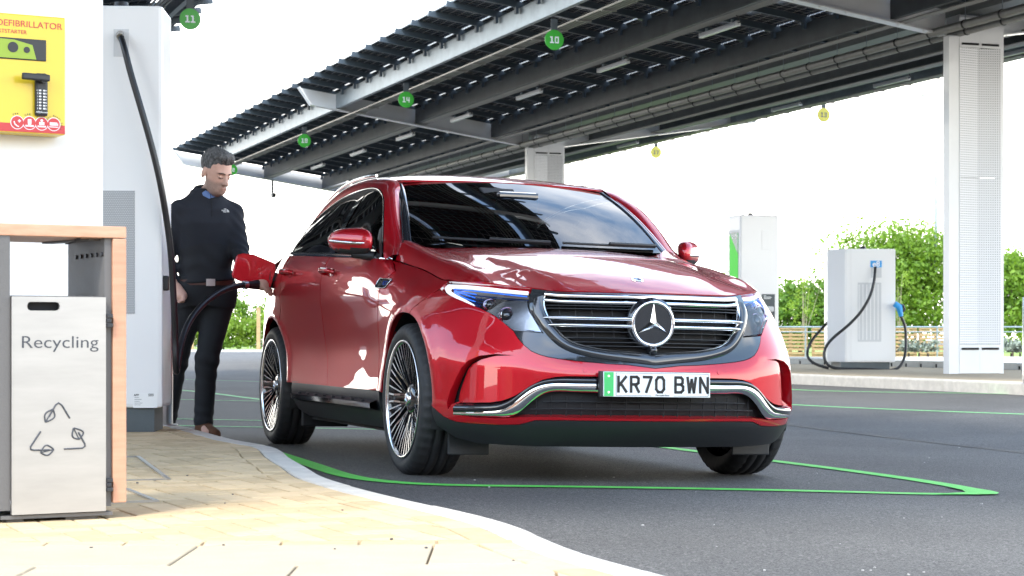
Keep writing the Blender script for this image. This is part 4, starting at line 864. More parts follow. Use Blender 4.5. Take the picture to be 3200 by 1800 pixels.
# side pane
for sg in (1, -1):
    mb = MB(); rows = []
    for x in np.linspace(-.72, -3.05, 60):
        zt = float(np.interp(-x, -i2[:, 0], i2[:, 2])); yt = float(np.interp(-x, -i2[:, 0], i2[:, 1])); z0_ = float(zb(x)) + .015; y0_ = WALL(np.array([[s_of_x(x), float(zb(x))]]))[0, 1] + .012
        rows.append([(x, sg * (y0_ + (yt - y0_) * t - .014 * 4 * t * (1 - t)), z0_ + max(.002, zt - z0_) * t) for t in np.linspace(0, 1, 9)])
    mb.grid(rows); mb.build('side_window', 'car_side_glass', car)
    for x0_, x1_ in ((-1.62, -1.74), (-2.60, -2.66)):
        r_ = min(range(60), key=lambda k: abs(rows[k][0][0] - x0_)); r2_ = min(range(60), key=lambda k: abs(rows[k][0][0] - x1_))
        mb = MB(); mb.grid([[(p[0], p[1] - sg * .004, p[2]) for p in rows[k]] for k in range(r_, r2_ + 1)]); mb.build('pillar_cover', 'car_black_gloss', car)
# windscreen
def WIND(uv, off=0.):
    a, b = np.asarray(uv, float).T; hw = .735 + (.600 - .735) * b; y = a * hw
    x = (-.46 - .255 * a * a) * (1 - b) + (-1.275 - .045 * a * a) * b; z = (1.118 + .022 * a * a) * (1 - b) + (1.528 - .028 * a * a) * b
    bu = .030 * np.sin(np.pi * np.clip(b, 0, 1)) ; return np.stack([x + bu * .42, y, z + bu * .8 + off], 1)
ws = [(a, 0) for a in np.linspace(-.955, .955, 24)] + [(a, 1) for a in np.linspace(.955, -.955, 24)]
wo_ = patch('windscreen', ws, 'car_glass', car, WIND, both=False, res=.05, flange=0)[0]
bb = np.linspace(0, 1, 40)
strip('windscreen_trim', WIND(np.stack([-np.ones(40) * .95, bb], 1)) + [0, 0, .002], WIND(np.stack([-np.ones(40) * 1.0, bb], 1)) + [0, 0, .006], 'car_black_gloss', car, 4, .006)
strip('windscreen_chrome', WIND(np.stack([-np.ones(40) * 1.0, bb], 1)) + [0, 0, .010], WIND(np.stack([-np.ones(40) * 1.0, bb], 1)) + [0, -.006, .008], 'car_chrome', car, 3, .001)
# roof
def ROOF(uv, off=0.):
    x, y = np.asarray(uv, float).T; ze = np.interp(-x, -Ec[:, 0], Ec[:, 2]); ye = -np.interp(-x, -Ec[:, 0], Ec[:, 1]); zc = cspline([-3.42, -3.1, -2.7, -2.3, -1.9, -1.6, -1.25], [1.335, 1.462, 1.556, 1.598, 1.605, 1.583, 1.524], x)
    r = np.clip(np.abs(y) / ye, 0, 1.02); return np.stack([x, y, zc - (zc - ze) * r ** 2.6 + off], 1)
ro = [(-1.262 - .045 * a * a, a * .603) for a in np.linspace(-1, 1, 16)] + [(x, -np.interp(-x, -Ec[:, 0], Ec[:, 1])) for x in np.linspace(-1.4, -3.36, 30)] + [(-3.42, .3), (-3.42, -.3)] + [(x, np.interp(-x, -Ec[:, 0], Ec[:, 1])) for x in np.linspace(-3.36, -1.4, 30)]
roof = patch('roof', ro, PA, car, ROOF, both=False, res=.05, flange=.01)[0]
for sg in (1, -1):
    MB().tube([(p[0], sg * p[1] - sg * .012, p[2] + .012) for p in Ec[62:100:2]], .008, 6).build('roof_rail', 'car_chrome', roof)
# tailgate
tg = MB(); rows = []
for a in np.linspace(-1, 1, 15):
    rows.append([(-3.40 - .03 * (1 - a * a), a * .60, 1.26 + .07 * (1 - a * a)), (-3.62 - .06 * (1 - a * a), a * .70, 1.12), (-3.72 - .08 * (1 - a * a), a * .74, 1.04)])
tg.grid(rows); tg.build('tailgate_glass', 'car_black_gloss', car)
for sg in (1, -1):
    mb = MB(); mb.grid([[(-3.12, sg * .79, 1.178), (-3.40, sg * .60, 1.25)], [(-3.40, sg * .845, 1.10), (-3.62, sg * .70, 1.10)], [(-3.60, sg * .79, 1.03), (-3.74, sg * .66, 1.04)]])
    mb.build('tail_corner', PA, car)
mb = MB(); sq = np.linspace(s_of_x(-3.5), SMAX, 20)
for sg in (1, -1): mb.grid([[tuple(WALL(np.array([[s_, z_]]), .004)[0] * [1, sg, 1]) for z_ in (.92, .96, 1.0)] for s_ in sq])
mb.build('tail_light', mat('tail_red', (.35, .01, .01), rough=.15, coat=1.), car)
# cowl, wipers
mb = MB(); mb.grid([[(-.40 - .245 * (y / .72) ** 2, y, 1.098 + .010 * abs(y)), (-.52 - .245 * (y / .72) ** 2, y, 1.108 + .02 * abs(y))] for y in np.linspace(-.76, .76, 30)]); mb.build('cowl', 'car_void', car)
for y0_, y1_ in ((.66, .06), (-.02, -.60)):
    A_ = np.linspace(y0_, y1_, 14); pts = [tuple(WIND(np.array([[y / .735, .035 + .02 * i / 13]]), .016)[0]) for i, y in enumerate(A_)]
    mb = MB(); mb.tube(pts, .007, 6); mb.tube([(p[0] + .01, p[1], p[2] + .008) for p in pts[:8]], .009, 6); mb.build('wiper', 'car_black_plastic', car)
# ---- cabin
mb = MB(); mb.b2(-3.3, -.5, -.82, .82, .42, .50); mb.b2(-3.4, -3.2, -.6, .6, .5, 1.05); mb.b2(-.62, -.5, -.78, .78, .5, 1.03); mb.b2(-2.9, -2.75, -.62, .62, .5, 1.10); mb.build('cabin_floor', 'car_void', car)
mb = MB(); mb.grid([[(-.62, y, 1.045), (-.80, y, 1.075), (-1.02, y, 1.065), (-1.12, y, 1.02), (-1.12, y, .70)] for y in np.linspace(-.72, .72, 20)]); mb.build('dashboard', 'seat_black', car)
for y in (-.37, .37):
    mb = MB(); mb.box((-1.72, y, .72), (.52, .50, .20), ch=.06); mb.box((-2.02, y, 1.02), (.16, .50, .62), rot=Matrix.Rotation(R(-14), 3, 'Y'), ch=.07); mb.build('front_seat', 'seat_black', car)
    MB().box((-2.12, y, 1.40), (.10, .27, .18), rot=Matrix.Rotation(R(-10), 3, 'Y'), ch=.045).build('headrest', 'seat_black', car)
mb = MB(); stc = Vector((-1.17, -.37, 1.06)); sx = Matrix.Rotation(R(-24), 3, 'Y')
mb.grid([[tuple(stc + sx @ Vector((.016 * math.cos(b), (.185 + .016 * math.sin(b)) * math.cos(a), (.185 + .016 * math.sin(b)) * math.sin(a)))) for b in np.linspace(0, 2 * math.pi, 9)[:-1]] for a in np.linspace(0, 2 * math.pi, 41)], closed=True)
mb.box(stc, (.05, .20, .09), rot=sx, ch=.02); mb.box(stc, (.02, .36, .04), rot=sx); mb.build('steering_wheel', 'seat_black', car)
MB().box((-1.06, 0, 1.42), (.045, .24, .075), ch=.015).build('rear_view_mirror', 'car_black_gloss', car)
mb = MB(); p0 = WIND(np.array([[-.14, .80]]))[0] - [.0, 0, .012]; mb.box(tuple(p0), (.12, .2, .02), rot=Matrix.Rotation(R(28), 3, 'Y'), ch=.008); mb.build('sensor_pod', 'car_black_plastic', car)
# ---- underbody
mb = MB(); mb.b2(-3.4, -3.2, -.6, .6, .22, .5); mb.b2(-2.45, -.45, -.80, .80, .175, .42); mb.b2(-.5, .62, -.5, .5, .185, .5); mb.b2(.3, .60, -.55, .55, .185, .28); mb.b2(-3.7, -2.4, -.5, .5, .25, .5)
mb.build('underbody', 'car_void', car)
for sg in (1, -1):
    MB().b2(.36, .375, sg * .72 - .10, sg * .72 + .10, .115, .22, ch=.006).build('air_deflector', 'car_black_plastic', car)
    MB().box((-2.36, sg * .72, .19), (.03, .28, .12), ch=.01).build('mud_flap', 'car_black_plastic', car)
# ---- wheels
def wheel(cx, sg):
    t = bpy.data.objects.new('wheel', None); COL.objects.link(t); t.parent = car; t.location = (cx, sg * .82, .360); t.rotation_euler = (0, 0, 0 if sg < 0 else math.pi)
    Rt = .362; mb = MB(); n = 132; rows = []      # outer face at y = -.115
    prof = [(.272, -.098, 0), (.286, -.112, 0), (.310, -.120, 0), (.335, -.116, 0), (.350, -.104, 1), (.3585, -.088, 1), (Rt, -.066, 1), (Rt, -.052, 2), (.353, -.050, 0), (.353, -.044, 0), (Rt + .001, -.042, 0), (Rt + .001, -.008, 0), (.353, -.006, 0), (.353, .004, 0), (Rt + .001, .006, 0), (Rt + .001, .040, 0), (.353, .042, 0), (.353, .048, 0), (Rt, .050, 1), (Rt, .070, 1), (.352, .100, 1), (.325, .118, 0), (.272, .10, 0)]
    for r, y, k in prof:
        row = []
        for i in range(n):
            a = i * 2 * math.pi / n; q = r - (.0075 if (k == 1 and i % 3 == 0) else .004 if (k == 2 and i % 3 == 0) else 0.); row.append((q * math.cos(a), y, q * math.sin(a)))
        rows.append(row)
    mb.grid(rows, closed=True); mb.build('tyre', 'tyre_rubber', t)
    rim = MB(); rim.lathe([(.273, -.094), (.280, -.110), (.283, -.116), (.279, -.119), (.270, -.117), (.263, -.108)], ax='Y', n=72, mi=1); rim.lathe([(.263, -.108), (.258, -.09), (.255, .09), (.06, .095), (.001, .095)], ax='Y', n=48, mi=0)
    rim = rim.build('rim', ['rim_black', 'rim_machined'], t)
    disc = MB(); disc.lathe([(.001, .005), (.165, .005), (.17, .0), (.17, .03)], ax='Y', n=40); disc.build('brake_disc', 'rim_machined', rim)
    MB().lathe([(.001, -.082), (.05, -.082), (.075, -.070), (.088, -.045), (.09, .0)], ax='Y', n=40).build('hub', 'rim_black', rim)
    cap = MB(); cap.lathe([(.001, -.097), (.024, -.097), (.032, -.094), (.034, -.08)], ax='Y', n=30); star_shape(cap, lambda p: (p[1], -p[0], p[2]), .026, .006, .004, .0975); cap.build('centre_cap', 'rim_machined', rim)
    # ten bundles of four slim spokes: dark body with a bright machined face
    for k in range(10):
        sp = MB()
        for j in range(4):
            a0 = 2 * math.pi * (k + .5) / 10; da = 2 * math.pi / 10; a1 = a0 + (j - 1.5) * da / 4.0; rs = [.075, .118 + .022 * (j in (0, 3)), .20, .266]; aa = [a0 + (j - 1.5) * .028, a0 + (j - 1.5) * da / 5.0, a1, a1]; yy = [-.070, -.082, -.096, -.106]
            for q in range(3):
                p0 = Vector((rs[q] * math.cos(aa[q]), yy[q], rs[q] * math.sin(aa[q]))); p1 = Vector((rs[q + 1] * math.cos(aa[q + 1]), yy[q + 1], rs[q + 1] * math.sin(aa[q + 1])))
                d = (p1 - p0).normalized(); sd_ = d.cross(Vector((0, 1, 0))).normalized(); wq = .0030 if j in (1, 2) else .0042
                sec = lambda p: [p - sd_ * wq, p + sd_ * wq]
                a_, b_ = sec(p0), sec(p1); f0 = Vector((0, -.003, 0)); bk = Vector((0, .034, 0))
                sp.add([a_[0] + f0, a_[1] + f0, b_[1] + f0, b_[0] + f0], [(0, 1, 2, 3)], 1 if q > 0 else 0)
                sp.add([a_[0] + f0, b_[0] + f0, b_[0] + bk - sd_ * .003, a_[0] + bk - sd_ * .003], [(0, 1, 2, 3)], 0); sp.add([a_[1] + f0, b_[1] + f0, b_[1] + bk + sd_ * .003, a_[1] + bk + sd_ * .003], [(0, 1, 2, 3)], 0)
        sp.build('spoke', ['rim_black', 'rim_machined'], rim)
    return t
for cx in (0., -2.873):
    for sg in (-1, 1): wheel(cx, sg)
# ---- number plate
pl = bpy.data.objects.new('number_plate', None); COL.objects.link(pl); pl.parent = car; pl.location = (.892, -.006, .459); pl.rotation_euler = (0, R(-2), 0)
def plate_xy(me, y, z, k): # letter mesh (xy plane) to plate plane
    for v in me.vertices: v.co = Vector((k + v.co.z, y + v.co.x, z + v.co.y))
    return me
MB().b2(-.008, 0, -.26, .26, -.0555, .0555, ch=.002).build('plate', 'plate_white', pl); MB().b2(-.03, -.008, -.275, .262, -.058, .058, ch=.004).build('plate_holder', 'car_black_plastic', pl)
MB().b2(0., .0012, -.257, -.212, -.0535, .0535).build('green_flash', 'plate_green', pl)
for y_ in (-.236,):
    for z_ in (-.036, .036): MB().cyl((.001, y_, z_), (.003, y_, z_), .004, n=12).build('screw', 'car_chrome', pl)
CHW, CHH, CST = .050, .079, .0125
def stroke(mb, pts, cl=False):
    pts = [Vector((0, a, b)) for a, b in pts]
    if cl: pts = pts + [pts[0]]
    for a, b in zip(pts, pts[1:]):
        d = (b - a).normalized() * CST * .36; mb.bar(a - d, b + d, CST, .0016, up=(1, 0, 0))
GL = {'K': ([[(0, 0), (0, 1)]], [[(.96, 1), (.08, .42)]], [[(.30, .56), (1, 0)]]), 'R': ([[(0, 0), (0, 1), (.72, 1), (.95, .9), (.95, .6), (.72, .5), (0, .5)]], [[(.5, .5), (1, 0)]]), '7': ([[(0, 1), (1, 1), (.34, 0)]],),
      '0': ([[(.26, 0), (.74, 0), (1, .2), (1, .8), (.74, 1), (.26, 1), (0, .8), (0, .2), (.26, 0)]],), 'B': ([[(0, 0), (0, 1), (.72, 1), (.93, .88), (.93, .64), (.72, .53), (0, .53)]], [[(.7, .53), (1, .4), (1, .14), (.74, 0), (0, 0)]]),
      'W': ([[(-.04, 1), (.2, 0), (.5, .86), (.8, 0), (1.04, 1)]],), 'N': ([[(0, 0), (0, 1), (1, 0), (1, 1)]],)}
cx_ = -.195
for ch in 'KR70 BWN':
    if ch == ' ': cx_ += .033; continue
    mb = MB(); w_ = CHW - CST; h_ = CHH - CST
    for grp in GL[ch]:
        for pl_ in grp: stroke(mb, [(a * w_, b * h_ - h_ / 2) for a, b in pl_])
    for i, v in enumerate(mb.v): mb.v[i] = (v[0] + .0012, v[1] + cx_ + CST / 2, v[2])
    mb.build('plate_character', 'plate_ink', pl); cx_ += CHW + .011
mb = MB()
for a, b in (((-.200, .050), (.250, .050)), ((.250, .050), (.250, -.050)), ((.250, -.050), (.080, -.050)), ((-.03, -.050), (-.200, -.050)), ((-.200, -.050), (-.200, .050))):
    mb.bar((.0008, *a), (.0008, *b), .0016, .0008, up=(1, 0, 0))
mb.build('plate_border', 'plate_ink', pl)
me = text_mesh('Mercedes-Benz', .011, .0008); link('plate_maker_name', plate_xy(me, .025, -.0475, .001), 'plate_ink', pl)
# ---- wing badge, handles
uvb = pix(cD([(1007, 930)])); n_ = surf_normal(WALL, uvb)[0]; pb = WALL(uvb)[0]
for sg in (1, -1):
    nn = Vector(n_ * [1, sg, 1]); up = Vector((0, 0, 1)); up = (up - nn * up.dot(nn)).normalized(); fx = Vector((1, 0, 0)); fx = (fx - nn * fx.dot(nn)).normalized(); o3 = Vector(pb * [1, sg, 1])
    rot3 = Matrix((fx, up, nn)).transposed()
    poly = [(-.075, .012), (-.065, .026), (.085, .026), (.09, .018), (.065, -.022), (.045, -.028), (-.068, -.028), (-.078, -.018)]
    mb = MB(); mb.prism(poly, lambda u, v, k: o3 + fx * u + up * v + nn * (k - .003), .007); bdg = mb.build('wing_badge', 'car_black_gloss', car)
    mb = MB(); pp = [o3 + fx * u + up * v + nn * .004 for u, v in poly]; mb.tube(pp + [pp[0]], .0018, 5); mb.build('badge_edge', 'car_chrome', bdg)
    me = text_mesh('EQC', .030, .001, bold=.0006)
    k = 1 if sg > 0 else -1
    for v in me.vertices: v.co = o3 + fx * (.035 + v.co.x * k) * 1 + up * (v.co.y) + nn * .0052
    link('badge_letters', me, mat('badge_letter_blue', (.10, .22, .75), rough=.2, metal=.6), bdg)
    mb = MB()
    for q in (-.012, 0, .012): mb.bar(o3 + fx * -.05 + up * q + nn * .005, o3 + fx * -.012 + up * (q * .8) + nn * .005, .006, .003, up=nn)
    mb.build('badge_fins', 'car_grey_gloss', bdg)
    for dr, hx_, hz_ in ((fd, -1.50, 1.000), (rd, -2.46, 1.028)):
        dd = dr[0 if sg > 0 else 1]; uv = np.array([[s_of_x(hx_), hz_]]); p_ = Vector(WALL(uv)[0] * [1, sg, 1]); nq_ = Vector(surf_normal(WALL, uv)[0] * [1, sg, 1])
        cup = MB(); cup.grid([[tuple(p_ + Vector((.062 * r * math.cos(a), 0, .034 * r * math.sin(a))) + nq_ * (.0012 + .004 * (1 - r * r))) for a in np.linspace(0, 2 * math.pi, 25)[:-1]] for r in (.02, .6, 1.)], closed=True); cup.build('handle_cup', PA, dd)
        hd = MB(); pts = [p_ + Vector((u, 0, .006)) + nq_ * h for u, h in ((-.115, .004), (-.10, .030), (-.05, .042), (.02, .042), (.07, .034), (.085, .004))]
        hd.tube([tuple(q) for q in curve3([tuple(q) for q in pts], 16)], .013, 8, 0); hd.tube([tuple(q + nq_ * .010 + Vector((0, 0, .009))) for q in [Vector(t) for t in curve3([tuple(q) for q in pts[1:-1]], 12)]], .005, 6, 1); hd.build('door_handle', [PA, 'car_chrome'], dd)
    # mirror
    mc = Vector((-.93, sg * -.962, 1.150)); rows = []
    for i, v in enumerate(np.linspace(-1, 1, 15)):
        row = []
        for a in np.linspace(0, 2 * math.pi, 29)[:-1]:
            r = (1 - abs(v) ** 3.2) ** .5; x = math.cos(a); zz = math.sin(a); tap = 1 - .18 * v
            px_ = (.085 * abs(x) ** .8 * (1 if x > 0 else -.75)) * r * tap; pz_ = .070 * abs(zz) ** .85 * (1 if zz > 0 else -1) * r * tap
            row.append((mc.x + px_ - .085 * v, mc.y + sg * -v * .098, mc.z + pz_ + .006 * v))
        rows.append(row)
    mi = MB(); mi.grid(rows, closed=True); me = mi.mesh('mirror')
    for p_ in me.polygons:
        c = p_.center; p_.material_index = 1 if c.z < mc.z - .038 else 0
    mir = link('door_mirror', me, [PA, 'car_black_plastic'], car)
    ind = MB(); ind.tube([tuple(q) for q in curve3([(mc.x + .115, mc.y + sg * .075, mc.z - .012), (mc.x + .118, mc.y + sg * .03, mc.z - .012), (mc.x + .050, mc.y - sg * .05, mc.z - .006), (mc.x - .045, mc.y - sg * .098, mc.z + .004)], 14)], [.003] + [.008] * 12 + [.005], 6); ind.build('indicator', 'car_chrome', mir)
    MB().tube([(mc.x + .02, mc.y + sg * .02, mc.z - .058), (mc.x + .07, mc.y + sg * .06, mc.z - .070), (mc.x + .10, sg * -.855, mc.z - .076)], [.030, .026, .024], 10).build('mirror_arm', 'car_black_plastic', mir)
    mb = MB(); mb.add([(-.66, sg * -.864, 1.062), (-.90, sg * -.858, 1.080), (-.90, sg * -.800, 1.235), (-.82, sg * -.822, 1.165)], [(0, 1, 2, 3)]); mb.build('mirror_base', 'car_black_plastic', mir)
# ---- open charging flap on the right rear quarter
fl = MB(); X0 = -2.86
cor = [car_on(a * 1.2422, b * 1.2422, 0, X0) for a, b in ((597, 642), (612, 637), (640, 640), (690, 661), (694, 668), (693, 690), (680, 724), (672, 729), (660, 728), (600, 705), (588, 698), (585, 690))]
cor = [(c[1], c[2]) for c in cor]; ins_ = np.array(cor).mean(0)
fl.prism(cor, lambda y, z, k: (X0 + k - .03 + .05 * (y + 1.0), y, z), .022)
fo = fl.build('charging_flap', PA, car); bm = bmesh.new(); bm.from_mesh(fo.data); bmesh.ops.remove_doubles(bm, verts=bm.verts, dist=1e-5); bmesh.ops.bevel(bm, geom=[e for e in bm.edges if e.calc_face_angle(0) > .9], offset=.006, segments=3, affect='EDGES'); bm.to_mesh(fo.data); bm.free()
for p_ in fo.data.polygons: p_.use_smooth = False
MB().bar((X0 - .03, -.86, 1.02), (X0 - .02, -.96, 1.03), .03, .05).build('flap_hinge', 'car_black_plastic', fo)
# ================================================================== things around the car
mat('white_render', (.84, .835, .82), rough=.6, var=.03, vscale=2); mat('cabinet_white', (.84, .84, .835), rough=.35, coat=.2); mat('cabinet_grey', (.62, .63, .64), rough=.45); mat('plinth_grey', (.085, .105, .115), rough=.55, var=.2, vscale=6)
mat('rubber_black', (.012, .012, .014), rough=.35); mat('steel_brushed', (.56, .56, .56), rough=.28, metal=1., bump=.05, bscale=40, bstretch=(60, 60, 1)); mat('steel_bollard', (.50, .50, .50), rough=.3, metal=1., aniso=.5)
mat('wood_slat', (.46, .22, .13), rough=.55, var=.45, vscale=5, stretch=(1, 1, 9), col2=(.55, .30, .19), bump=.15, bscale=25, bstretch=(40, 40, 2)); mat('wood_top', (.48, .25, .15), rough=.55, var=.4, vscale=5, stretch=(2, 12, 12), col2=(.58, .34, .22), bump=.15, bscale=25, bstretch=(2, 40, 40))
mat('bin_grey', (.115, .11, .105), rough=.5, bump=.1, bscale=200); mat('bin_steel', (.44, .43, .415), rough=.36, metal=.8, var=.16, vscale=3, stretch=(1, 1, 6)); mat('ink_grey', (.045, .05, .06), rough=.5)
mat('aed_yellow', (.80, .56, .02), rough=.35, coat=.3); mat('aed_red', (.62, .05, .05), rough=.45); mat('aed_white', (.85, .85, .84), rough=.4); mat('aed_dark', (.018, .019, .022), rough=.4); mat('aed_green', (.32, .45, .03), rough=.4)
ES = np.array((.869, .495)); EN = np.array((-.495, .869))            # wall and bin: along, and away from the camera
EROT = math.atan2(ES[1], ES[0])
def flat(me, T_):  # xy lettering -> local plate facing -y
    for v in me.vertices: v.co = T_(v.co.x, v.co.y, v.co.z)
    return me
# ---- white wall
wall = tag(MB().b2(-3.2, 0, 0, .30, 0, 3.6, ch=.008).build('white_wall', 'white_render', None, (-1.61, 7.75, PZ - .02)), 'plain white wall behind the yellow cabinet at the left edge', 'wall'); wall.rotation_euler = (0, 0, EROT)
# ---- defibrillator cabinet, local x along the wall, front towards -y
dx = -.185
aed = thing('defibrillator_cabinet', 'yellow defibrillator cabinet with black handle and keypad on the white wall', 'cabinet', (-1.61 + dx * ES[0], 7.75 + dx * ES[1], 1.655), EROT)
AW, AH, AD = .42, .452, .105
MB().b2(-AW, 0, -AD, -.001, -AH / 2, AH / 2, ch=.006).build('case', 'aed_yellow', aed); yf = -AD - .0012
pl2 = lambda px, pz: (lambda x, y, z: Vector((px + x, yf - z, pz + y)))
me = text_mesh('DEFIBRILLATOR', .034, .001, sx=1.06); xm = max(v.co.x for v in me.vertices); link('title', flat(me, pl2(-.012 - xm, .188)), 'aed_red', aed)
me = text_mesh('HEARTSTARTER', .021, .001); xm = max(v.co.x for v in me.vertices); link('subtitle', flat(me, pl2(-.150 - xm, .157)), 'aed_red', aed)
wd_ = MB(); wd_.b2(-.36, -.076, yf - .004, yf, .052, .133, ch=.002); wd_ = wd_.build('window', 'aed_dark', aed)
mb = MB(); mb.prism([(-.30, .056), (-.115, .056), (-.13, .110), (-.20, .126), (-.30, .128)], lambda u, v, k: (u, yf - .0065 + k, v), .002); mb.build('green_pack', 'aed_green', wd_); MB().cyl((-.152, yf - .007, .090), (-.152, yf - .0085, .090), .012, n=20).build('pack_dial', 'aed_dark', wd_); MB().cyl((-.205, yf - .007, .097), (-.205, yf - .0085, .097), .020, n=20).build('pack_dial', 'aed_dark', wd_)
lk = MB(); lk.b2(-.123, -.073, yf - .022, yf, -.160, .004, ch=.010); lk = lk.build('lock_body', 'aed_dark', aed)
mb = MB(); mb.tube([(-.098, yf - .02, -.018), (-.098, yf - .05, -.018)], .018, 10); mb.bar((-.076, yf - .050, -.018), (-.184, yf - .054, -.016), .018, .026, ch=.006); mb.build('lever', 'aed_dark', lk)
for r_ in range(7):
    for c_ in range(2): MB().b2(-.110 + .016 * c_, -.101 + .016 * c_, yf - .0255, yf - .022, -.060 - .0115 * r_ - .006, -.060 - .0115 * r_, ch=.001).build('key', 'aed_white', lk)
for r_, (a, b) in enumerate(zip('CZ12345', 'YX67890')):
    for ch, x in ((a, -.1155), (b, -.081)): link('key_legend', flat(text_mesh(ch, .009, .0006), lambda X, Y, Z, x=x, r_=r_: Vector((x + X, yf - .0228 - Z, -.0635 - .0115 * r_ + Y))), 'aed_white', lk)
link('maker_name', flat(text_mesh('AEDArmor', .010, .0006), lambda X, Y, Z: Vector((-.098 + X, yf - .0228 - Z, -.146 + Y))), 'aed_white', lk)
MB().b2(-AW + .002, -.002, yf - .0002, yf + .0006, -.222, -.190).build('red_band', 'aed_red', aed)
for i, nm in enumerate(('Post Resus Care', 'AED', 'CPR', '999')):
    cx = -.046 - .047 * i; ic = MB(); ic.cyl((cx, yf - .0004, -.187), (cx, yf - .0012, -.187), .0262, n=36, mi=0); ic.cyl((cx, yf - .0012, -.187), (cx, yf - .0020, -.187), .0235, n=36, mi=1)
    yq = yf - .0022
    if i == 0: ic.b2(cx - .016, cx + .013, yq - .0006, yq, -.192, -.180, 0); ic.b2(cx + .006, cx + .017, yq - .0006, yq, -.192, -.184, 0); ic.b2(cx - .018, cx + .018, yq - .0006, yq, -.199, -.196, 0)
    elif i == 1: ic.cyl((cx, yq, -.175), (cx, yq - .0006, -.175), .005, n=14); ic.b2(cx - .010, cx + .010, yq - .0006, yq, -.192, -.181, 0); ic.b2(cx - .016, cx + .016, yq - .0006, yq, -.201, -.195, 0)
    elif i == 2: ic.b2(cx - .007, cx + .007, yq - .0006, yq, -.190, -.172, 0); ic.b2(cx - .016, cx + .016, yq - .0006, yq, -.201, -.195, 0); ic.cyl((cx, yq, -.193), (cx, yq - .0006, -.193), .006, n=14)
    else:
        ic.tube([(cx - .013, yq, -.183), (cx - .010, yq, -.193), (cx - .001, yq, -.201), (cx + .006, yq, -.203)], .0028, 6); ic.b2(cx + .002, cx + .014, yq - .0006, yq, -.183, -.179, 0); ic.b2(cx + .006, cx + .010, yq - .0007, yq, -.187, -.175, 0)
    ic = ic.build('pictogram', ['aed_white', 'aed_red'], aed)
    for k, ch in enumerate(nm):
        if ch == ' ': continue
        a = R(90) + (len(nm) - 1) / 2 * R(13.5) - k * R(13.5) - (R(-30) if i else R(28)) ; rr = .0325
        if i: a = R(90) + (len(nm) - 1) / 2 * R(15) - k * R(15) + R(12)
        me = text_mesh(ch, .0105, .0006); rot = a - R(90); x0, z0 = cx + rr * math.cos(a), -.187 + rr * math.sin(a)
        link('caption_letter', flat(me, lambda X, Y, Z: Vector((x0 + X * math.cos(rot) - Y * math.sin(rot), yf - .0006 - Z, z0 + X * math.sin(rot) + Y * math.cos(rot)))), 'ink_grey', ic)
# ---- litter bin: local x along (right edge = 0), y away, z up
bo = (-1.135, 5.79)
bn = thing('recycling_bin', 'steel recycling bin with wooden frame and leaf arrow logo on its door', 'bin', (bo[0], bo[1], PZ), EROT)
zz = lambda y: .978 - (y - 75) / 1465. - PZ
xx = lambda x: (x - 555) / 1417.
MB().b2(xx(497), 0, 0, .38, .045, zz(77) - .036, ch=.003).build('wood_post', 'wood_slat', bn)
MB().b2(-1.15, 0, -.001, .385, zz(77) - .0345, zz(77), ch=.003).build('wood_top', 'wood_top', bn)
MB().b2(xx(466), xx(497) - .001, .012, .37, .035, zz(120)).build('side_panel', 'bin_grey', bn); MB().b2(xx(14), xx(68), .004, .37, .035, zz(120)).build('side_panel', 'bin_grey', bn)
MB().b2(xx(14), xx(466), .365, .372, .035, zz(378), ch=.001).build('back_panel', 'bin_steel', bn)
MB().b2(xx(70), xx(466), .016, .36, zz(385), zz(378)).build('shelf', 'bin_grey', bn); MB().b2(xx(30), xx(495), .0, .36, .010, .020).build('base_tray', 'bin_grey', bn)
for x0, x1 in ((305, 440), (60, 130)): MB().b2(xx(x0), xx(x1), .02, .34, .0, .009 + .0).build('foot', 'bin_grey', bn)
dr = MB(); y0 = -.010; dl, dr_ = xx(70), xx(462); dt, db = zz(383), zz(1298)
sl0, sl1, st, sb_ = xx(133), xx(267), zz(405), zz(442)
for a, b, c, d in ((dl, dr_, st, dt), (dl, dr_, db, sb_), (dl, sl0, sb_, st), (sl1, dr_, sb_, st)): dr.b2(a, b, y0, y0 + .014, c, d)
door = dr.build('door', 'bin_steel', bn); MB().b2(sl0 - .01, sl1 + .01, .012, .016, sb_ - .01, st + .01).build('slot_inside', 'slot_dark', door)
mb = MB(); c_ = .010
for sx_, sz_ in ((sl0, st), (sl1, st), (sl0, sb_), (sl1, sb_)):
    dx_, dz_ = (1 if sx_ == sl0 else -1), (-1 if sz_ == st else 1); mb = MB(); mb.prism([(sx_, sz_), (sx_ + dx_ * c_, sz_), (sx_ + dx_ * c_ * .3, sz_ + dz_ * c_ * .3), (sx_, sz_ + dz_ * c_)], lambda u, v, k: (u, y0 + .001 + k, v), .01); mb.build('slot_corner', 'bin_steel', door)
for yy in (483, 1187):
    for k in (-1, 0, 1): MB().b2(xx(464), xx(490) - (.0 if k else .004), -.016, .002, zz(yy) + k * .0135 - .006, zz(yy) + k * .0135 + .006, ch=.002).build('hinge', 'aed_dark', bn)
me = text_mesh('Recycling', .050, .0006, bold=-.0002); wd_ = max(v.co.x for v in me.vertices) * 2; k_ = (xx(430) - xx(105)) / wd_
link('lettering', flat(me, lambda X, Y, Z: Vector(((xx(430) + xx(105)) / 2 + X * k_, y0 - .0008 - Z, zz(577) + Y))), 'ink_grey', door)
lg = lambda pts: [(xx(a), y0 - .0012, zz(b)) for a, b in pts]
for pts in ([(309, 898), (276, 842), (262, 832), (250, 840), (222, 890)], [(188, 950), (146, 1015), (148, 1026), (160, 1029), (225, 1030)], [(285, 1028), (362, 1026), (373, 1018), (372, 1008), (345, 958)]):
    MB().tube(lg(pts), .0026, 6).build('logo_line', 'ink_grey', door)
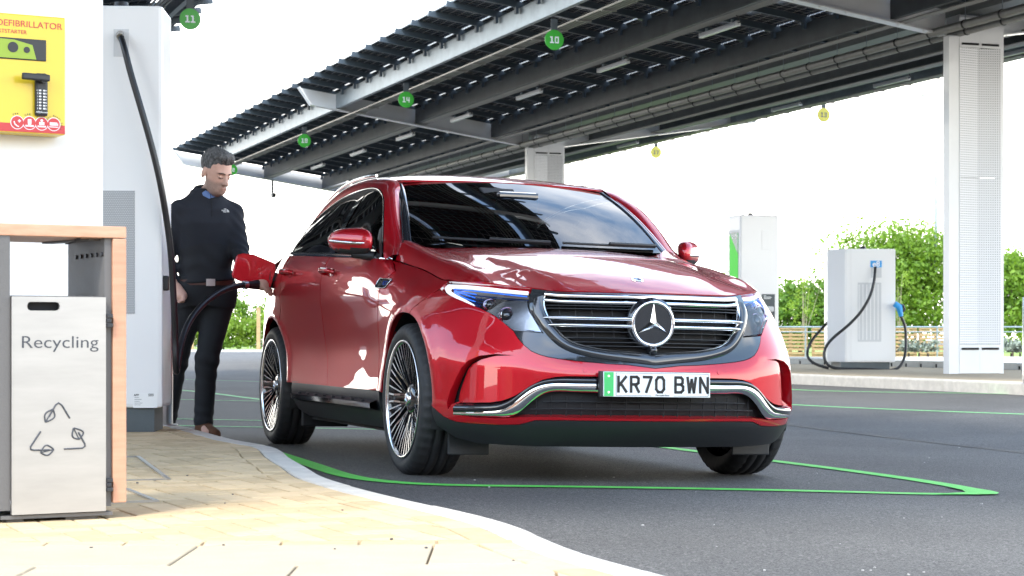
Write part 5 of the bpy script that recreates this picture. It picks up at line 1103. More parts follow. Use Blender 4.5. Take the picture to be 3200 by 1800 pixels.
for base, tip, b1, b2 in (((208, 912), (238, 858), (206, 880), (246, 888)), ((242, 1028), (188, 1040), (210, 1010), (215, 1052)), ((325, 940), (348, 988), (366, 960), (322, 978))):
    c1 = curve3(lg([base, b1, tip]), 12); c2 = curve3(lg([base, b2, tip]), 12); MB().tube([tuple(p) for p in c1], .0024, 6).build('logo_leaf', 'ink_grey', door); MB().tube([tuple(p) for p in c2], .0024, 6).build('logo_leaf', 'ink_grey', door); MB().tube(lg([base, tip]), .0018, 6).build('logo_leaf', 'ink_grey', door)
for i in range(6):
    MB().cyl((xx(472) - .0, .03 + .05 * i, zz(196)), (xx(464) - .004, .03 + .05 * i, zz(196)), .0065, n=10).build('bolt', 'aed_dark', bn); MB().cyl((xx(372 + 12 * i), .05 + .05 * i, zz(77) - .042), (xx(372 + 12 * i), .05 + .05 * i, zz(77) - .034), .0065, n=10).build('bolt', 'aed_dark', bn)
MB().bar((xx(440), .05, zz(77) - .038), (xx(360), .34, zz(77) - .038), .035, .005).build('bracket', 'bin_grey', bn)
MB().box((xx(100), .20, zz(372) + .002), (.025, .07, .02), ch=.006).build('crumpled_packet', 'aed_white', bn)
# neighbouring unit at the left edge
b2_ = thing('litter_bin', 'dark grey bin unit joined at the very left edge beside the recycling bin', 'bin', (bo[0] + xx(10) * ES[0], bo[1] + xx(10) * ES[1], PZ), EROT)
MB().b2(-.042, -.002, .0, .37, .035, zz(124)).build('side_panel', 'bin_grey', b2_); MB().b2(-.40, -.044, .006, .36, .035, zz(385)).build('front_panel', 'bin_grey', b2_)
for x0 in (-.30, -.10): MB().b2(x0, x0 + .08, .03, .33, .0, .034).build('foot', 'bin_grey', b2_)
# ---- the charger beside the man: front at y = 11.04, local x from right edge
ch_o = (-1.962, 11.04)
cg = thing('charging_post', 'tall white charging post with thick black cable, beside the man', 'charger', (ch_o[0], ch_o[1], PZ), R(3))
MB().b2(-.60, 0, 0, .42, .135, 2.395, ch=.022).build('cabinet', 'cabinet_white', cg); MB().b2(-.585, -.048, .02, .40, 0, .133).build('plinth', 'plinth_grey', cg)
Z = lambda y: .65 + (HORY - y * 1.2422) * 11.04 / FOC - PZ
X = lambda x: (x * 1.2422 - HORX) * 11.04 / FOC - ch_o[0]
def perf2(t, b):
    n = t.nodes.new; co = n('ShaderNodeTexCoord'); br = n('ShaderNodeTexBrick'); br.inputs['Scale'].default_value = 1; br.inputs['Brick Width'].default_value = .010; br.inputs['Row Height'].default_value = .010; br.inputs['Mortar Size'].default_value = .0022; br.inputs['Color1'].default_value = (.60, .61, .62, 1); br.inputs['Color2'].default_value = (.56, .57, .58, 1); br.inputs['Mortar'].default_value = (.33, .34, .35, 1)
    mp = n('ShaderNodeMapping'); mp.inputs['Rotation'].default_value = (R(90), 0, 0); t.links.new(co.outputs['Object'], mp.inputs[0]); t.links.new(mp.outputs[0], br.inputs['Vector']); t.links.new(br.outputs['Color'], b.inputs['Base Color']); b.inputs['Roughness'].default_value = .6
noise_mat('vent_mesh', perf2)
MB().b2(-.56, X(340), -.003, .01, Z(790), Z(480), ch=.0014).build('vent_panel', 'vent_mesh', cg)
MB().b2(X(287), X(325), -.0025, .01, Z(143), Z(74), ch=.001).build('cable_recess', 'cabinet_grey', cg)
gl_ = MB(); gl_.cyl((X(304), -.0, Z(88)), (X(304) + .004, -.035, Z(92)), .024, n=20); gl_.cyl((X(304) + .004, -.035, Z(92)), (X(304) + .006, -.05, Z(97)), .021, n=20); gl_.build('cable_gland', 'steel_brushed', cg)
gl_ = MB(); gl_.cyl((X(298), .12, 2.395), (X(298), .12, 2.43), .044, .038, n=20); gl_.build('antenna_cap', 'rubber_black', cg)
st_ = MB().b2(X(336), X(396), -.0022, .005, Z(1026), Z(988)); st_ = st_.build('rating_label', 'sign_white', cg)
link('label_text', flat(text_mesh('ABB', .016, .0004, bold=.0006), lambda a, b, c: Vector((X(344) + a, -.0026 - c, Z(994) + b))), 'aed_dark', st_)
mb = MB()
for k in range(9): mb.b2(X(374) + .0055 * k * .6, X(374) + .0055 * k * .6 + .0016, -.0028, -.0022, Z(997), Z(990))
for k in range(5): mb.b2(X(339), X(350 + (k * 7) % 12), -.0028, -.0022, Z(1000 + 4.6 * k) - .0008, Z(1000 + 4.6 * k) + .0008)
mb.build('label_print', 'ink_grey', st_)
MB().box((X(413), .05, Z(712)), (.045, .06, .085), ch=.012).build('plug_holster', 'rubber_black', cg)
# cable: out of the post, down in a loop, up to the car
def wp(px_, py_, Y): return Vector(((px_ * 1.2422 - HORX) * Y / FOC, Y, CAMH + (HORY - py_ * 1.2422) * Y / FOC))
inv = cg.matrix_basis.inverted()
cpts = [wp(305, 95, 10.985), wp(309, 108, 10.965), wp(325, 170, 10.94), wp(345, 240, 10.93), wp(366, 312, 10.93), wp(387, 390, 10.94), wp(407, 480, 10.96), wp(420, 560, 11.0), wp(430, 640, 11.03), wp(435, 720, 11.06), wp(439, 800, 11.08), wp(441, 870, 11.1), wp(442, 915, 11.1), wp(444, 936, 11.13), wp(448, 915, 11.18), wp(455, 870, 11.24), wp(470, 822, 11.36), wp(495, 783, 11.5), wp(530, 750, 11.66), wp(568, 728, 11.8), wp(600, 719, 11.9), wp(612, 717, 11.93)]
cb = curve3([tuple(p) for p in cpts], 120); MB().tube([tuple(inv @ Vector(p)) for p in cb], .0185, 12).build('cable', 'rubber_black', cg)
p0, p1 = wp(612, 717, 11.93), wp(621, 717, 11.95); pgm = MB(); pgm.cyl(inv @ p0, inv @ p1, .026, n=18); pgm.build('plug_collar', 'steel_brushed', cg)
port = CARM @ Vector((-2.93, -.90, 1.00)); mid = wp(650, 716, 12.04); mb = MB(); mb.tube([tuple(inv @ q) for q in (p1, wp(635, 717, 12.0), mid, port)], [.022, .027, .034, .038], 12); mb.build('plug', 'rubber_black', cg)
# ---- steel bollards
def bollard(loc, h, r, label):
    t = thing('steel_bollard', label, 'bollard', loc, 0, 'stainless bollards'); MB().lathe([(r, 0), (r, h - .006), (r - .006, h), (.001, h)], n=28).build('post', 'steel_bollard', t); MB().lathe([(r + .03, .0), (r + .03, .006), (r + .001, .008)], n=28).build('base_ring', 'steel_bollard', t)
bollard((-2.118, 11.9, PZ), .985, .066, 'stainless steel bollard between the white charging post and the man'); bollard((5.76, 21.95, IZ - .002), .97, .06, 'stainless steel bollard at the right edge on the far island')
# ---- far charger with the blue handle
CY, CXp = 32.6, 5.77
fc = thing('charging_cabinet', 'squat white charging cabinet with blue plug sign on the far island', 'charger', (CXp, CY, IZ - .002), R(6))
s2 = FOC / CY / 1.2422
prof = [(-.50, .40), (-.56, -.02), (-.33, -.30), (.50, -.34), (.56, .36)]
mb = MB(); mb.prism(prof, lambda u, v, k: (u, v, .115 + k), 1.86); bm = bmesh.new(); me = mb.mesh('cab'); bm.from_mesh(me); bmesh.ops.remove_doubles(bm, verts=bm.verts, dist=1e-4); bmesh.ops.bevel(bm, geom=list(bm.edges), offset=.012, segments=2, affect='EDGES'); bm.to_mesh(me); bm.free(); link('cabinet', me, 'cabinet_white', fc)
MB().b2(-.40, .42, -.27, .33, 0, .114).build('plinth', 'plinth_grey', fc); MB().cyl((.05, 0, 1.975), (.05, 0, 2.03), .055, .045, n=18).build('beacon', 'rubber_black', fc)
fy = lambda x: -.30 - .04 * (x + .33) / .83
def fplate(nm, x0, x1, z0, z1, m, d=.004, par=None):
    mb = MB(); mb.add([(x0, fy(x0) - d, z0), (x1, fy(x1) - d, z0), (x1, fy(x1) - d, z1), (x0, fy(x0) - d, z1), (x0, fy(x0) + .01, z0), (x1, fy(x1) + .01, z0), (x1, fy(x1) + .01, z1), (x0, fy(x0) + .01, z1)], [(0, 1, 2, 3), (4, 7, 6, 5), (0, 4, 5, 1), (1, 5, 6, 2), (2, 6, 7, 3), (3, 7, 4, 0)]); return mb.build(nm, m, par or fc)
fd_ = fplate('front_door', -.24, .40, .14, 1.93, 'cabinet_white', .006); fplate('vent_panel', -.13, .26, .45, 1.42, 'cabinet_grey', .009, fd_); lb = fplate('plug_sign', .08, .27, 1.67, 1.78, mat('sign_blue', (.03, .33, .75), rough=.4), .010, fd_)
link('sign_lettering', flat(text_mesh('e8', .13, .001, bold=.002), lambda a, b, c: Vector((.175 + a, fy(.175) - .0125 - c, 1.722 + b))), 'sign_white', lb); fplate('outlet_plate', .09, .265, 1.50, 1.668, 'cabinet_grey', .009, fd_)
for k in range(6): fplate('vent_rib', -.115 + .063 * k, -.10 + .063 * k, .48, 1.39, 'cabinet_white', .011, fd_)
inf = (Matrix.Translation(fc.location) @ Matrix.Rotation(R(6), 4, 'Z')).inverted()
def cabl(nm, pts, Ys, r=.024): c = curve3([tuple(inf @ wp(a, b, y)) for (a, b), y in zip(pts, Ys)], 60); MB().tube([tuple(p) for p in c], r, 8).build(nm, 'rubber_black', fc)
cabl('cable', [(2202, 672), (2201, 690), (2192, 735), (2165, 785), (2120, 830), (2085, 862), (2073, 890), (2083, 918), (2120, 928), (2200, 929.5), (2255, 928), (2275, 900), (2279, 850), (2275, 815), (2266, 795)], [32.2, 32.15, 32.1, 32.05, 32.0, 32.0, 32.0, 31.95, 31.9, 31.9, 31.95, 32.1, 32.2, 32.2, 32.2])
cabl('cable', [(2081, 812), (2060, 835), (2038, 865), (2031, 890), (2045, 912), (2085, 926)], [32.6, 32.5, 32.4, 32.35, 32.2, 32.1])
hp_ = [inf @ wp(a, b, 32.2) for a, b in ((2250, 764), (2262, 772), (2267, 796))]; MB().tube([tuple(q) for q in hp_], [.05, .058, .036], 10).build('plug_handle', 'sign_blue', fc); hp_ = [inf @ wp(a, b, 32.2) for a, b in ((2262, 766), (2272, 768), (2276, 778), (2268, 788))]; MB().tube([tuple(q) for q in hp_], .02, 8).build('plug_grip', 'rubber_black', fc)
# ---- tall charger with the green screen
TY = 35.6
tg_ = thing('screen_charger', 'tall white charger with bright green screen behind the car bonnet', 'charger', (4.36, TY, IZ - .002), R(22))
MB().b2(-.39, .39, -.26, .22, .0, 2.72, ch=.03).build('cabinet', 'cabinet_white', tg_); MB().cyl((-.05, 0, 2.715), (-.05, 0, 2.77), .05, .04, n=16).build('beacon', 'rubber_black', tg_)
# left flank carries the screen
sc_ = MB().b2(-.394, -.388, -.20, .17, 1.15, 2.45); sc_.build('screen_frame', 'cabinet_grey', tg_)
def screenm(t, b):
    b.inputs['Specular IOR Level'].default_value = .15; b.inputs['Base Color'].default_value = (.01, .30, .01, 1); b.inputs['Emission Color'].default_value = (.015, .55, .01, 1); b.inputs['Emission Strength'].default_value = .16; b.inputs['Roughness'].default_value = .35
noise_mat('screen_green', screenm); so = MB().b2(-.399, -.394, -.17, .14, 1.20, 2.40).build('screen', 'screen_green', tg_)
mat('screen_teal', (.01, .13, .13), rough=.2); mb = MB(); mb.add([(-.4005, .14, 2.40), (-.4005, -.17, 2.40), (-.4005, -.17, 2.02), (-.4005, .14, 2.40)][:3], [(0, 1, 2)]); mb.build('screen_corner', 'screen_teal', so)
link('screen_title', flat(text_mesh('2500', .09, .001), lambda a, b, c: Vector((-.4015 - c, -.06 - a, 2.33 + b))), 'sign_white', so)
link('maker_name', flat(text_mesh('ABB', .09, .001, bold=.002), lambda a, b, c: Vector((-.394 - c, .08 - a, .98 + b))), 'aed_red', tg_)
hs = MB().b2(.04, .30, -.275, -.262, .78, 1.30, ch=.004).build('plug_holster', 'plinth_grey', tg_); MB().b2(.09, .24, -.36, -.276, .98, 1.08, ch=.03).build('parked_plug', 'cabinet_grey', hs); MB().cyl((.12, -.31, 1.02), (.12, -.276, 1.02), .065, n=18).build('plug_ring', 'sign_green', hs)
for k, (z_, w_) in enumerate(((1.27, .05), (1.245, .16), (1.22, .14))): MB().b2(.07, .07 + w_, -.2765, -.275, z_ - .006, z_ + .006).build('holster_print', 'sign_white', hs)
MB().b2(.02, .32, -.268, -.262, .15, .76, ch=.002).build('vent_panel', 'cabinet_grey', tg_); MB().b2(.04, .20, -.265, -.259, 2.10, 2.45, ch=.003).build('cable_hatch', 'cabinet_white', tg_)

# ---- recessed inspection covers in the paving
for A_, B2_, wd_, lab in (((-1.66, 8.73), (-1.277, 7.32), .60, 'thin steel frame of the larger recessed cover in the paving beside the bin'), ((-1.345, 6.86), (-1.147, 6.35), .45, 'thin steel frame of the smaller recessed cover close to the bin post')):
    A_, B2_ = np.array(A_), np.array(B2_); d_ = (B2_ - A_) / np.linalg.norm(B2_ - A_); p_ = np.array((d_[1], -d_[0])) * wd_; t = thing('inspection_cover', lab, 'cover', (*A_, PZ + .0018), 0, 'covers set in the paving'); cs_ = [np.zeros(2), B2_ - A_, B2_ - A_ + p_, p_]
    for k in range(4): a, b = cs_[k], cs_[(k + 1) % 4]; MB().bar((*a, 0), (*b, 0), .016 if k == 0 else .0155, .006 + .0004 * k).build('frame_bar', 'steel_bollard', t)
# ================================================================== far side: fence, pallets, planting, trees, lamps, building
mat('leaf_bright', (.20, .31, .032), rough=.6, var=.5, vscale=.9, col2=(.075, .17, .016)); mat('leaf_mid', (.12, .23, .030), rough=.6, var=.5, vscale=.7, col2=(.055, .12, .018)); mat('leaf_yellow', (.24, .31, .035), rough=.6, var=.5, vscale=.6, col2=(.10, .20, .02)); mat('leaf_grey', (.26, .31, .24), rough=.7, var=.4, vscale=5)
for k in ('leaf_bright', 'leaf_mid', 'leaf_yellow'):
    b = MATS[k].node_tree.nodes['Principled BSDF']; b.inputs['Subsurface Weight'].default_value = 0; t_ = MATS[k].node_tree
    tr = t_.nodes.new('ShaderNodeBsdfTranslucent'); tr.inputs[0].default_value = (.26, .40, .03, 1); mxs = t_.nodes.new('ShaderNodeMixShader'); mxs.inputs[0].default_value = .38; o_ = [q for q in t_.nodes if q.type == 'OUTPUT_MATERIAL'][0]
    t_.links.new(b.outputs[0], mxs.inputs[1]); t_.links.new(tr.outputs[0], mxs.inputs[2]); t_.links.new(mxs.outputs[0], o_.inputs[0])
mat('bark', (.10, .075, .055), rough=.9, var=.4, vscale=8); mat('bark_pale', (.32, .27, .2), rough=.9); mat('grass', (.16, .28, .04), rough=.9, var=.4, vscale=2, col2=(.26, .34, .07)); mat('pallet_wood', (.40, .27, .14), rough=.8, var=.35, vscale=4); mat('soil', (.09, .07, .05), rough=.95, var=.3, vscale=3)
def leaves(mb, rs, lobes, n, size, ragged=.25):
    tot = sum(r[0] * r[1] * r[2] for _, r in lobes) ** 1.
    for c, r in lobes:
        k = int(n * (r[0] * r[1] * r[2]) / tot)
        cl = [rs.normal(size=3) for _ in range(max(4, k // 28))]; cl = [q / np.linalg.norm(q) * rs.uniform(.35, 1.0 + ragged * rs.random()) for q in cl]
        for i in range(k):
            q = cl[rs.integers(len(cl))] + rs.normal(size=3) * .17; p = np.array(c) + q * r
            if p[2] < .15: continue
            s = size * rs.uniform(.6, 1.3); a = rs.normal(size=3); a /= np.linalg.norm(a); b = np.cross(a, rs.normal(size=3)); b /= np.linalg.norm(b) + 1e-9
            mb.v += [tuple(p - a * s), tuple(p + b * s * .55), tuple(p + a * s), tuple(p - b * s * .55)]; j = len(mb.v); mb.f.append((j - 4, j - 3, j - 2, j - 1)); mb.m.append(0); mb.sm.append(False)
def tree(name, label, loc, lobes, m, n, size, seed, trunk=.16, bm_='bark', group='trees beyond the fence', limbs=7):
    rs = np.random.default_rng(seed); t = thing(name, label, 'tree', loc, 0, group); mb = MB(); leaves(mb, rs, lobes, n, size); mb.build('crown', m, t, fix=False)
    top = max(c[2] for c, r in lobes); tm = MB(); z1 = top * .55; tm.tube([(0, 0, -.1), (.05, 0, z1 * .5), (-.03, .05, z1), (0, 0, top)], [trunk, trunk * .8, trunk * .6, trunk * .15], 9); tk = tm.build('trunk', bm_, t)
    for k in range(limbs):
        c, r = lobes[k % len(lobes)]; e = np.array(c) + rs.normal(size=3) * np.array(r) * .45; z0 = rs.uniform(.25, .8) * z1; s_ = np.array((0, 0, z0)); md = (s_ + e) / 2 + [0, 0, -.1 * top * rs.random()]
        lm = MB(); lm.tube([tuple(p) for p in curve3([s_, md, e], 8)], [trunk * .45 * (1 - .11 * i) for i in range(8)], 6); lm.build('limb', bm_, tk)
    return t
def gp(px_, Y): return (px_ - HORX) / FOC * Y
tree('oak_tree', 'broad bright green tree behind the squat charging cabinet', (gp(2800, 82), 82, 0), [((-.3, 0, 4.0), (2.5, 1.9, 1.35)), ((1.4, .5, 3.6), (2.0, 1.6, 1.5)), ((-1.7, 0, 2.5), (1.7, 1.4, 1.1)), ((.6, -.3, 2.3), (2.4, 1.6, 1.2)), ((-.2, 0, 1.3), (3.0, 1.5, .9))], 'leaf_bright', 22000, .10, 3)
tree('hedge_tree', 'low rounded green tree between the screen charger and the squat cabinet', (gp(2500, 80), 80, 0), [((0, 0, 2.2), (1.5, 1.2, .95)), ((1.1, .3, 1.8), (1.4, 1.2, 1.1)), ((-.7, 0, 1.3), (1.1, 1.0, .8)), ((.6, 0, .9), (2.0, 1.1, .8))], 'leaf_mid', 10000, .10, 5, .10)
tree('young_tree', 'dense green tree beside the right of the perforated column', (gp(3190, 80), 80, 0), [((-.3, 0, 3.1), (1.3, 1.2, 1.0)), ((.8, .3, 2.9), (1.6, 1.3, 1.2)), ((-.4, 0, 1.8), (1.3, 1.1, 1.0)), ((.8, 0, 1.5), (1.8, 1.2, 1.0))], 'leaf_bright', 12000, .10, 8, .13)
tree('sapling', 'thin pale young tree standing before the low rounded tree', (gp(2512, 62), 62, 0), [((0, 0, 2.1), (.45, .4, .9)), ((.1, 0, 1.4), (.55, .4, .5))], 'leaf_yellow', 420, .045, 9, .028, 'bark_pale', 'saplings')
tree('sapling', 'thin pale young tree standing just right of the squat cabinet', (gp(2808, 60), 60, 0), [((0, 0, 2.2), (.3, .3, 1.0)), ((.1, 0, 1.3), (.4, .3, .5))], 'leaf_yellow', 300, .045, 10, .025, 'bark_pale', 'saplings')
tree('distant_tree', 'small pale distant tree just above the left of the screen charger', (gp(2255, 150), 150, 0), [((0, 0, 5.2), (1.6, 1.4, 1.0)), ((.5, 0, 3.5), (2.0, 1.5, 1.2)), ((0, 0, 1.8), (2.2, 1.5, 1.4))], 'leaf_yellow', 2500, .11, 11, .15)
# hedge beyond the car park on the left, with two trees rising out of it
hg = thing('hedge', 'long bright hedge seen between the man and the car', 'hedge', (gp(680, 100), 100, 0)); rs = np.random.default_rng(21); mb = MB()
leaves(mb, rs, [((x, rs.uniform(-.4, .4), rs.uniform(.7, 1.3)), (1.2, .8, rs.uniform(.8, 1.1))) for x in np.arange(-7, 8, .9)], 22000, .10, .15); mb.build('foliage', 'leaf_yellow', hg, fix=False)
for k, x in enumerate(np.arange(-6, 7, 2.1)): MB().cyl((x, 0, -.1), (x, 0, 1.1), .06, .04, n=7).build('stem', 'bark', hg)
tree('hedge_tree', "loose pale tree above the hedge, right of the man's hip", (gp(745, 106), 106, 0), [((-.6, 0, 2.6), (1.0, .9, .7)), ((.7, 0, 2.2), (1.2, .9, .7)), ((0, 0, 1.4), (1.6, 1, .8))], 'leaf_mid', 3200, .09, 23, .10); tree('hedge_tree', 'pale tree above the hedge behind the man', (gp(590, 108), 108, 0), [((0, 0, 2.4), (1.3, .9, .9)), ((-1.0, 0, 1.8), (1.3, .9, .8))], 'leaf_mid', 2600, .09, 24, .10)
for px_, lab in ((600, 'wooden fence post in front of the hedge beside the black cable'), (808, 'wooden fence post in front of the hedge close to the rear wheel')):
    t = thing('fence_post', lab, 'post', (gp(px_, 97), 97, 0), 0, 'wooden posts by the hedge'); MB().b2(-.09, .09, -.09, .09, 0, 2.1 if px_ > 700 else 1.3, ch=.01).build('post', 'pallet_wood', t); MB().b2(-.11, .11, -.11, .11, 2.1 if px_ > 700 else 1.3, 2.14 if px_ > 700 else 1.34).build('cap', 'pallet_wood', t)
mb = MB(); mb.add([(-60, 92, .03), (3, 92, .03), (3, 130, .05), (-60, 130, .05)], [(0, 1, 2, 3)]); structure(mb.build('grass_verge', 'grass'))
mb = MB(); mb.b2(-60, 3, 89.4, 92, -.02, .08); structure(mb.build('far_kerb', 'concrete_pale'))
# right-hand background: pale path, planting bed, railing, pallets
mb = MB(); mb.add([(6.2, 38, .03), (30, 38, .03), (30, 50, .03), (4, 50, .03)], [(0, 1, 2, 3)]); structure(mb.build('far_path', 'concrete_pale'))
mb = MB(); mb.add([(2, 54, .03), (40, 54, .03), (60, 130, .06), (4, 130, .06)], [(0, 1, 2, 3)]); structure(mb.build('grass_bank', 'grass'))
mb = MB(); mb.b2(3.0, 30, 50, 50.3, -.05, .16); structure(mb.build('bed_edging', 'concrete_pale')); mb = MB(); mb.add([(3, 50.3, .12), (30, 50.3, .12), (30, 54, .12), (3, 54, .12)], [(0, 1, 2, 3)]); structure(mb.build('planting_bed', 'soil'))
sh = MB(); rs = np.random.default_rng(31); leaves(sh, rs, [((0, 0, .16), (.33, .3, .2))], 420, .045, .2); shm = sh.mesh('shrub', False); shm.materials.append(MATS['leaf_grey'])
SHRUB = [(2840, 'left, below the squat cabinet'), (2872, 'second from the left, near the squat cabinet'), (2900, 'tucked against the left of the column'), (3128, 'tucked against the right of the column'), (3160, 'near the right edge bollard'), (3188, 'at the right edge of the photo')]
for px_, lab in SHRUB:
    t = thing('lavender_shrub', 'grey green lavender shrub ' + lab, 'shrub', (gp(px_, 51.5), 51.5, .12), rnd.uniform(0, 6), 'lavender shrubs in the bed'); link('foliage', shm, None, t).scale = (1.1, 1.1, rnd.uniform(.9, 1.3)); MB().cyl((0, 0, -.02), (0, 0, .12), .03, n=6).build('stem', 'bark', t)
ye = MB(); leaves(ye, np.random.default_rng(33), [((x, 0, .45), (.6, .4, .35)) for x in np.arange(-1.2, 1.3, .6)], 900, .05, .3); t = thing('flowering_bush', 'yellow green bush right of the column below the railing', 'bush', (gp(3165, 57), 57, .05)); ye.build('foliage', 'leaf_yellow', t, fix=False); MB().cyl((0, 0, 0), (0, 0, .4), .03, n=6).build('stem', 'bark', t)
rl = thing('railing', 'pale metal railing running behind the pallets', 'railing', (0, 56, .03))
x0, x1 = gp(2380, 56), gp(3300, 56)
MB().cyl((x0, 0, .92), (x1, 0, .92), .025, n=8).build('top_rail', 'steel_galv', rl); MB().cyl((x0, 0, .78), (x1, 0, .78), .018, n=8).build('mid_rail', 'steel_galv', rl)
for x in np.arange(x0, x1, 1.25): MB().cyl((x, 0, -.05), (x, 0, .92), .025, n=8).build('post', 'steel_galv', rl)
# pallets leaning upright in a row, two deep
def pallet_mesh():
    mb = MB()
    for k in range(9): mb.b2(-.5, .5, -.075, -.055, .02 + .105 * k, .085 + .105 * k)
    for x in (-.46, 0, .46): mb.b2(x - .045, x + .045, -.054, .055, .0, .95)
    for k in range(5): mb.b2(-.5, .5, .056, .075, .04 + .2 * k, .12 + .2 * k)
    me = mb.mesh('pallet'); me.materials.append(MATS['pallet_wood']); return me
pm_ = [MB() for _ in range(3)]
slat = MB().box((0, 0, 0), (1.0, .02, .066)).mesh('slat'); slat.materials.append(MATS['pallet_wood']); bear = MB().box((0, 0, 0), (.09, .105, .95)).mesh('bearer'); bear.materials.append(MATS['pallet_wood'])
PX = [(2470, 'left end of the row, beside the car'), (2590, 'second in the row, left of the squat cabinet'), (2700, 'third in the row, behind the squat cabinet'), (2812, 'right of the squat cabinet'), (2925, 'last in the row, behind the perforated column')]
for px_, lab in PX:
    Y = 58.2; t = thing('wooden_pallet', 'pale wooden pallet standing on edge, ' + lab, 'pallet', (gp(px_, Y), Y, .03), rnd.uniform(-.08, .08), 'pallets standing along the railing')
    for k in range(9): link('slat', slat, None, t, (0, -.066, .055 + .107 * k))
    for x in (-.46, 0, .46): link('bearer', bear, None, t, (x, 0, .475))
    for k in range(5): link('slat', slat, None, t, (0, .066, .09 + .2 * k))
# ---- lamp posts
def lamp(px_, Y, top, arm, label):
    t = thing('lamp_post', label, 'lamp post', (gp(px_, Y), Y, 0), 0, 'far lamp posts'); MB().cyl((0, 0, -.1), (0, 0, top), .09, .05, n=10).build('pole', 'steel_galv', t); MB().tube([(0, 0, top), (arm * .3, 0, top + .12), (arm, 0, top + .16)], .03, 6).build('arm', 'steel_galv', t); MB().box((arm * 1.1, 0, top + .17), (.5, .2, .07), ch=.02).build('lantern', 'steel_galv', t)
lamp(2322, 100, 9.2, .8, 'slim lamp post rising behind the screen charger'); lamp(2925, 82, 10.6, -.7, 'lamp post hidden by the near column, its lantern pointing left')
# ---- brick services building behind the camera, seen only as reflections in the car
mat('brick_wall', (.30, .10, .06), rough=.85, var=.25, vscale=6); mat('window_dark', (.02, .03, .04), rough=.06); mat('frame_grey', (.10, .11, .12), rough=.5); mat('roof_pale', (.5, .5, .5), rough=.7)
bu = thing('services_building', 'brick services building with dark windows, reflected in the car grille badge', 'building', (3, -26, 0), R(6))
MB().b2(-24, 22, -10, 0, 0, 7.2).build('wall', 'brick_wall', bu); MB().b2(-24.4, 22.4, -10.4, .4, 7.2, 7.7).build('roof', 'roof_pale', bu)
for k in range(9):
    for z0, z1 in ((.6, 3.0), (4.2, 6.4)):
        x = -22 + 5 * k; f = MB().b2(x, x + 3.2, 0, .06, z0, z1).build('window', 'frame_grey', bu)
        for q in range(3): MB().b2(x + .1 + 1.03 * q, x + 1.05 + 1.03 * q, .06, .075, z0 + .1, z1 - .1).build('pane', 'window_dark', f)

wg = thing('added_side_building', 'long brick building added out of view on the left, to darken reflections in the car doors', 'building', (-30, 12, 0), R(-90))  # unseen block, added only to darken what the car doors reflect
MB().b2(-34, 34, -9, 0, 0, 6.6).build('wall', 'brick_wall', wg); MB().b2(-34.4, 34.4, -9.4, .4, 6.6, 7.0).build('roof', 'roof_pale', wg)
for k in range(12):
    x = -32 + 5.5 * k; f = MB().b2(x, x + 3.4, 0, .06, .8, 4.6).build('window', 'frame_grey', wg)
    for q in range(3): MB().b2(x + .1 + 1.1 * q, x + 1.1 + 1.1 * q, .06, .075, .9, 4.5).build('pane', 'window_dark', f)
wg.rotation_euler = (0, 0, R(-90))
# ================================================================== the man at the charging port
def surface_nets(fn, lo, hi, h):
    """closed surface of fn < 0 as a quad mesh"""
    ax = [np.arange(lo[k], hi[k] + h, h) for k in range(3)]; G = np.meshgrid(*ax, indexing='ij'); D = fn(G[0], G[1], G[2]).astype(np.float32); S = D < 0; nx, ny, nz = D.shape
    cnt = np.zeros((nx - 1, ny - 1, nz - 1), np.int8); acc = np.zeros((nx - 1, ny - 1, nz - 1, 3), np.float32); num = np.zeros((nx - 1, ny - 1, nz - 1), np.float32)
    cs = [(i, j, k) for i in (0, 1) for j in (0, 1) for k in (0, 1)]
    sub = lambda A, c: A[c[0]:nx - 1 + c[0], c[1]:ny - 1 + c[1], c[2]:nz - 1 + c[2]]
    for a in cs:
        for k in range(3):
            if a[k] == 0:
                b = list(a); b[k] = 1; da, db = sub(D, a), sub(D, b); x = (da < 0) != (db < 0); t = np.where(x, da / np.where(x, da - db, 1), 0)
                for q in range(3): acc[..., q] += np.where(x, a[q] + (t if q == k else 0), 0)
                num += x
    act = num > 0; idx = -np.ones(act.shape, int); idx[act] = np.arange(act.sum()); V = acc[act] / num[act][:, None]; I = np.argwhere(act); V = (V + I) * h + np.array(lo)
    F_ = []
    for k in range(3):
        a, b = (k + 1) % 3, (k + 2) % 3; s0 = [slice(1, -1)] * 3; s1 = [slice(1, -1)] * 3; s0[k] = slice(0, -1); s1[k] = slice(1, None)
        A, B = S[tuple(s0)], S[tuple(s1)]
        for dirn in (0, 1):
            E_ = np.argwhere((A & ~B) if dirn == 0 else (~A & B))
            if not len(E_): continue
            off = np.array([1 if q != k else 0 for q in range(3)]); E_ = E_ + off; q4 = []
            for da, db in ((-1, -1), (0, -1), (0, 0), (-1, 0)):
                c = E_.copy(); c[:, a] += da; c[:, b] += db; q4.append(idx[c[:, 0], c[:, 1], c[:, 2]])
            q4 = np.stack(q4, 1); F_.append(q4 if dirn == 0 else q4[:, ::-1])
    return V, np.concatenate(F_)
def sdf_obj(name, fn, lo, hi, h, m, parent):
    V, F_ = surface_nets(fn, lo, hi, h); me = bpy.data.meshes.new(name); me.from_pydata(V.tolist(), [], F_.tolist()); me.polygons.foreach_set('use_smooth', [True] * len(F_)); me.update(); return link(name, me, m, parent)
def cone(P_, a, b, ra, rb, sc=(1, 1, 1)):
    a, b = np.array(a), np.array(b); d = b - a; q = [P_[k] - a[k] for k in range(3)]; t = np.clip((q[0] * d[0] + q[1] * d[1] + q[2] * d[2]) / (d @ d), 0, 1)
    return np.sqrt(sum(((q[k] - t * d[k]) / sc[k]) ** 2 for k in range(3))) - (ra + (rb - ra) * t)
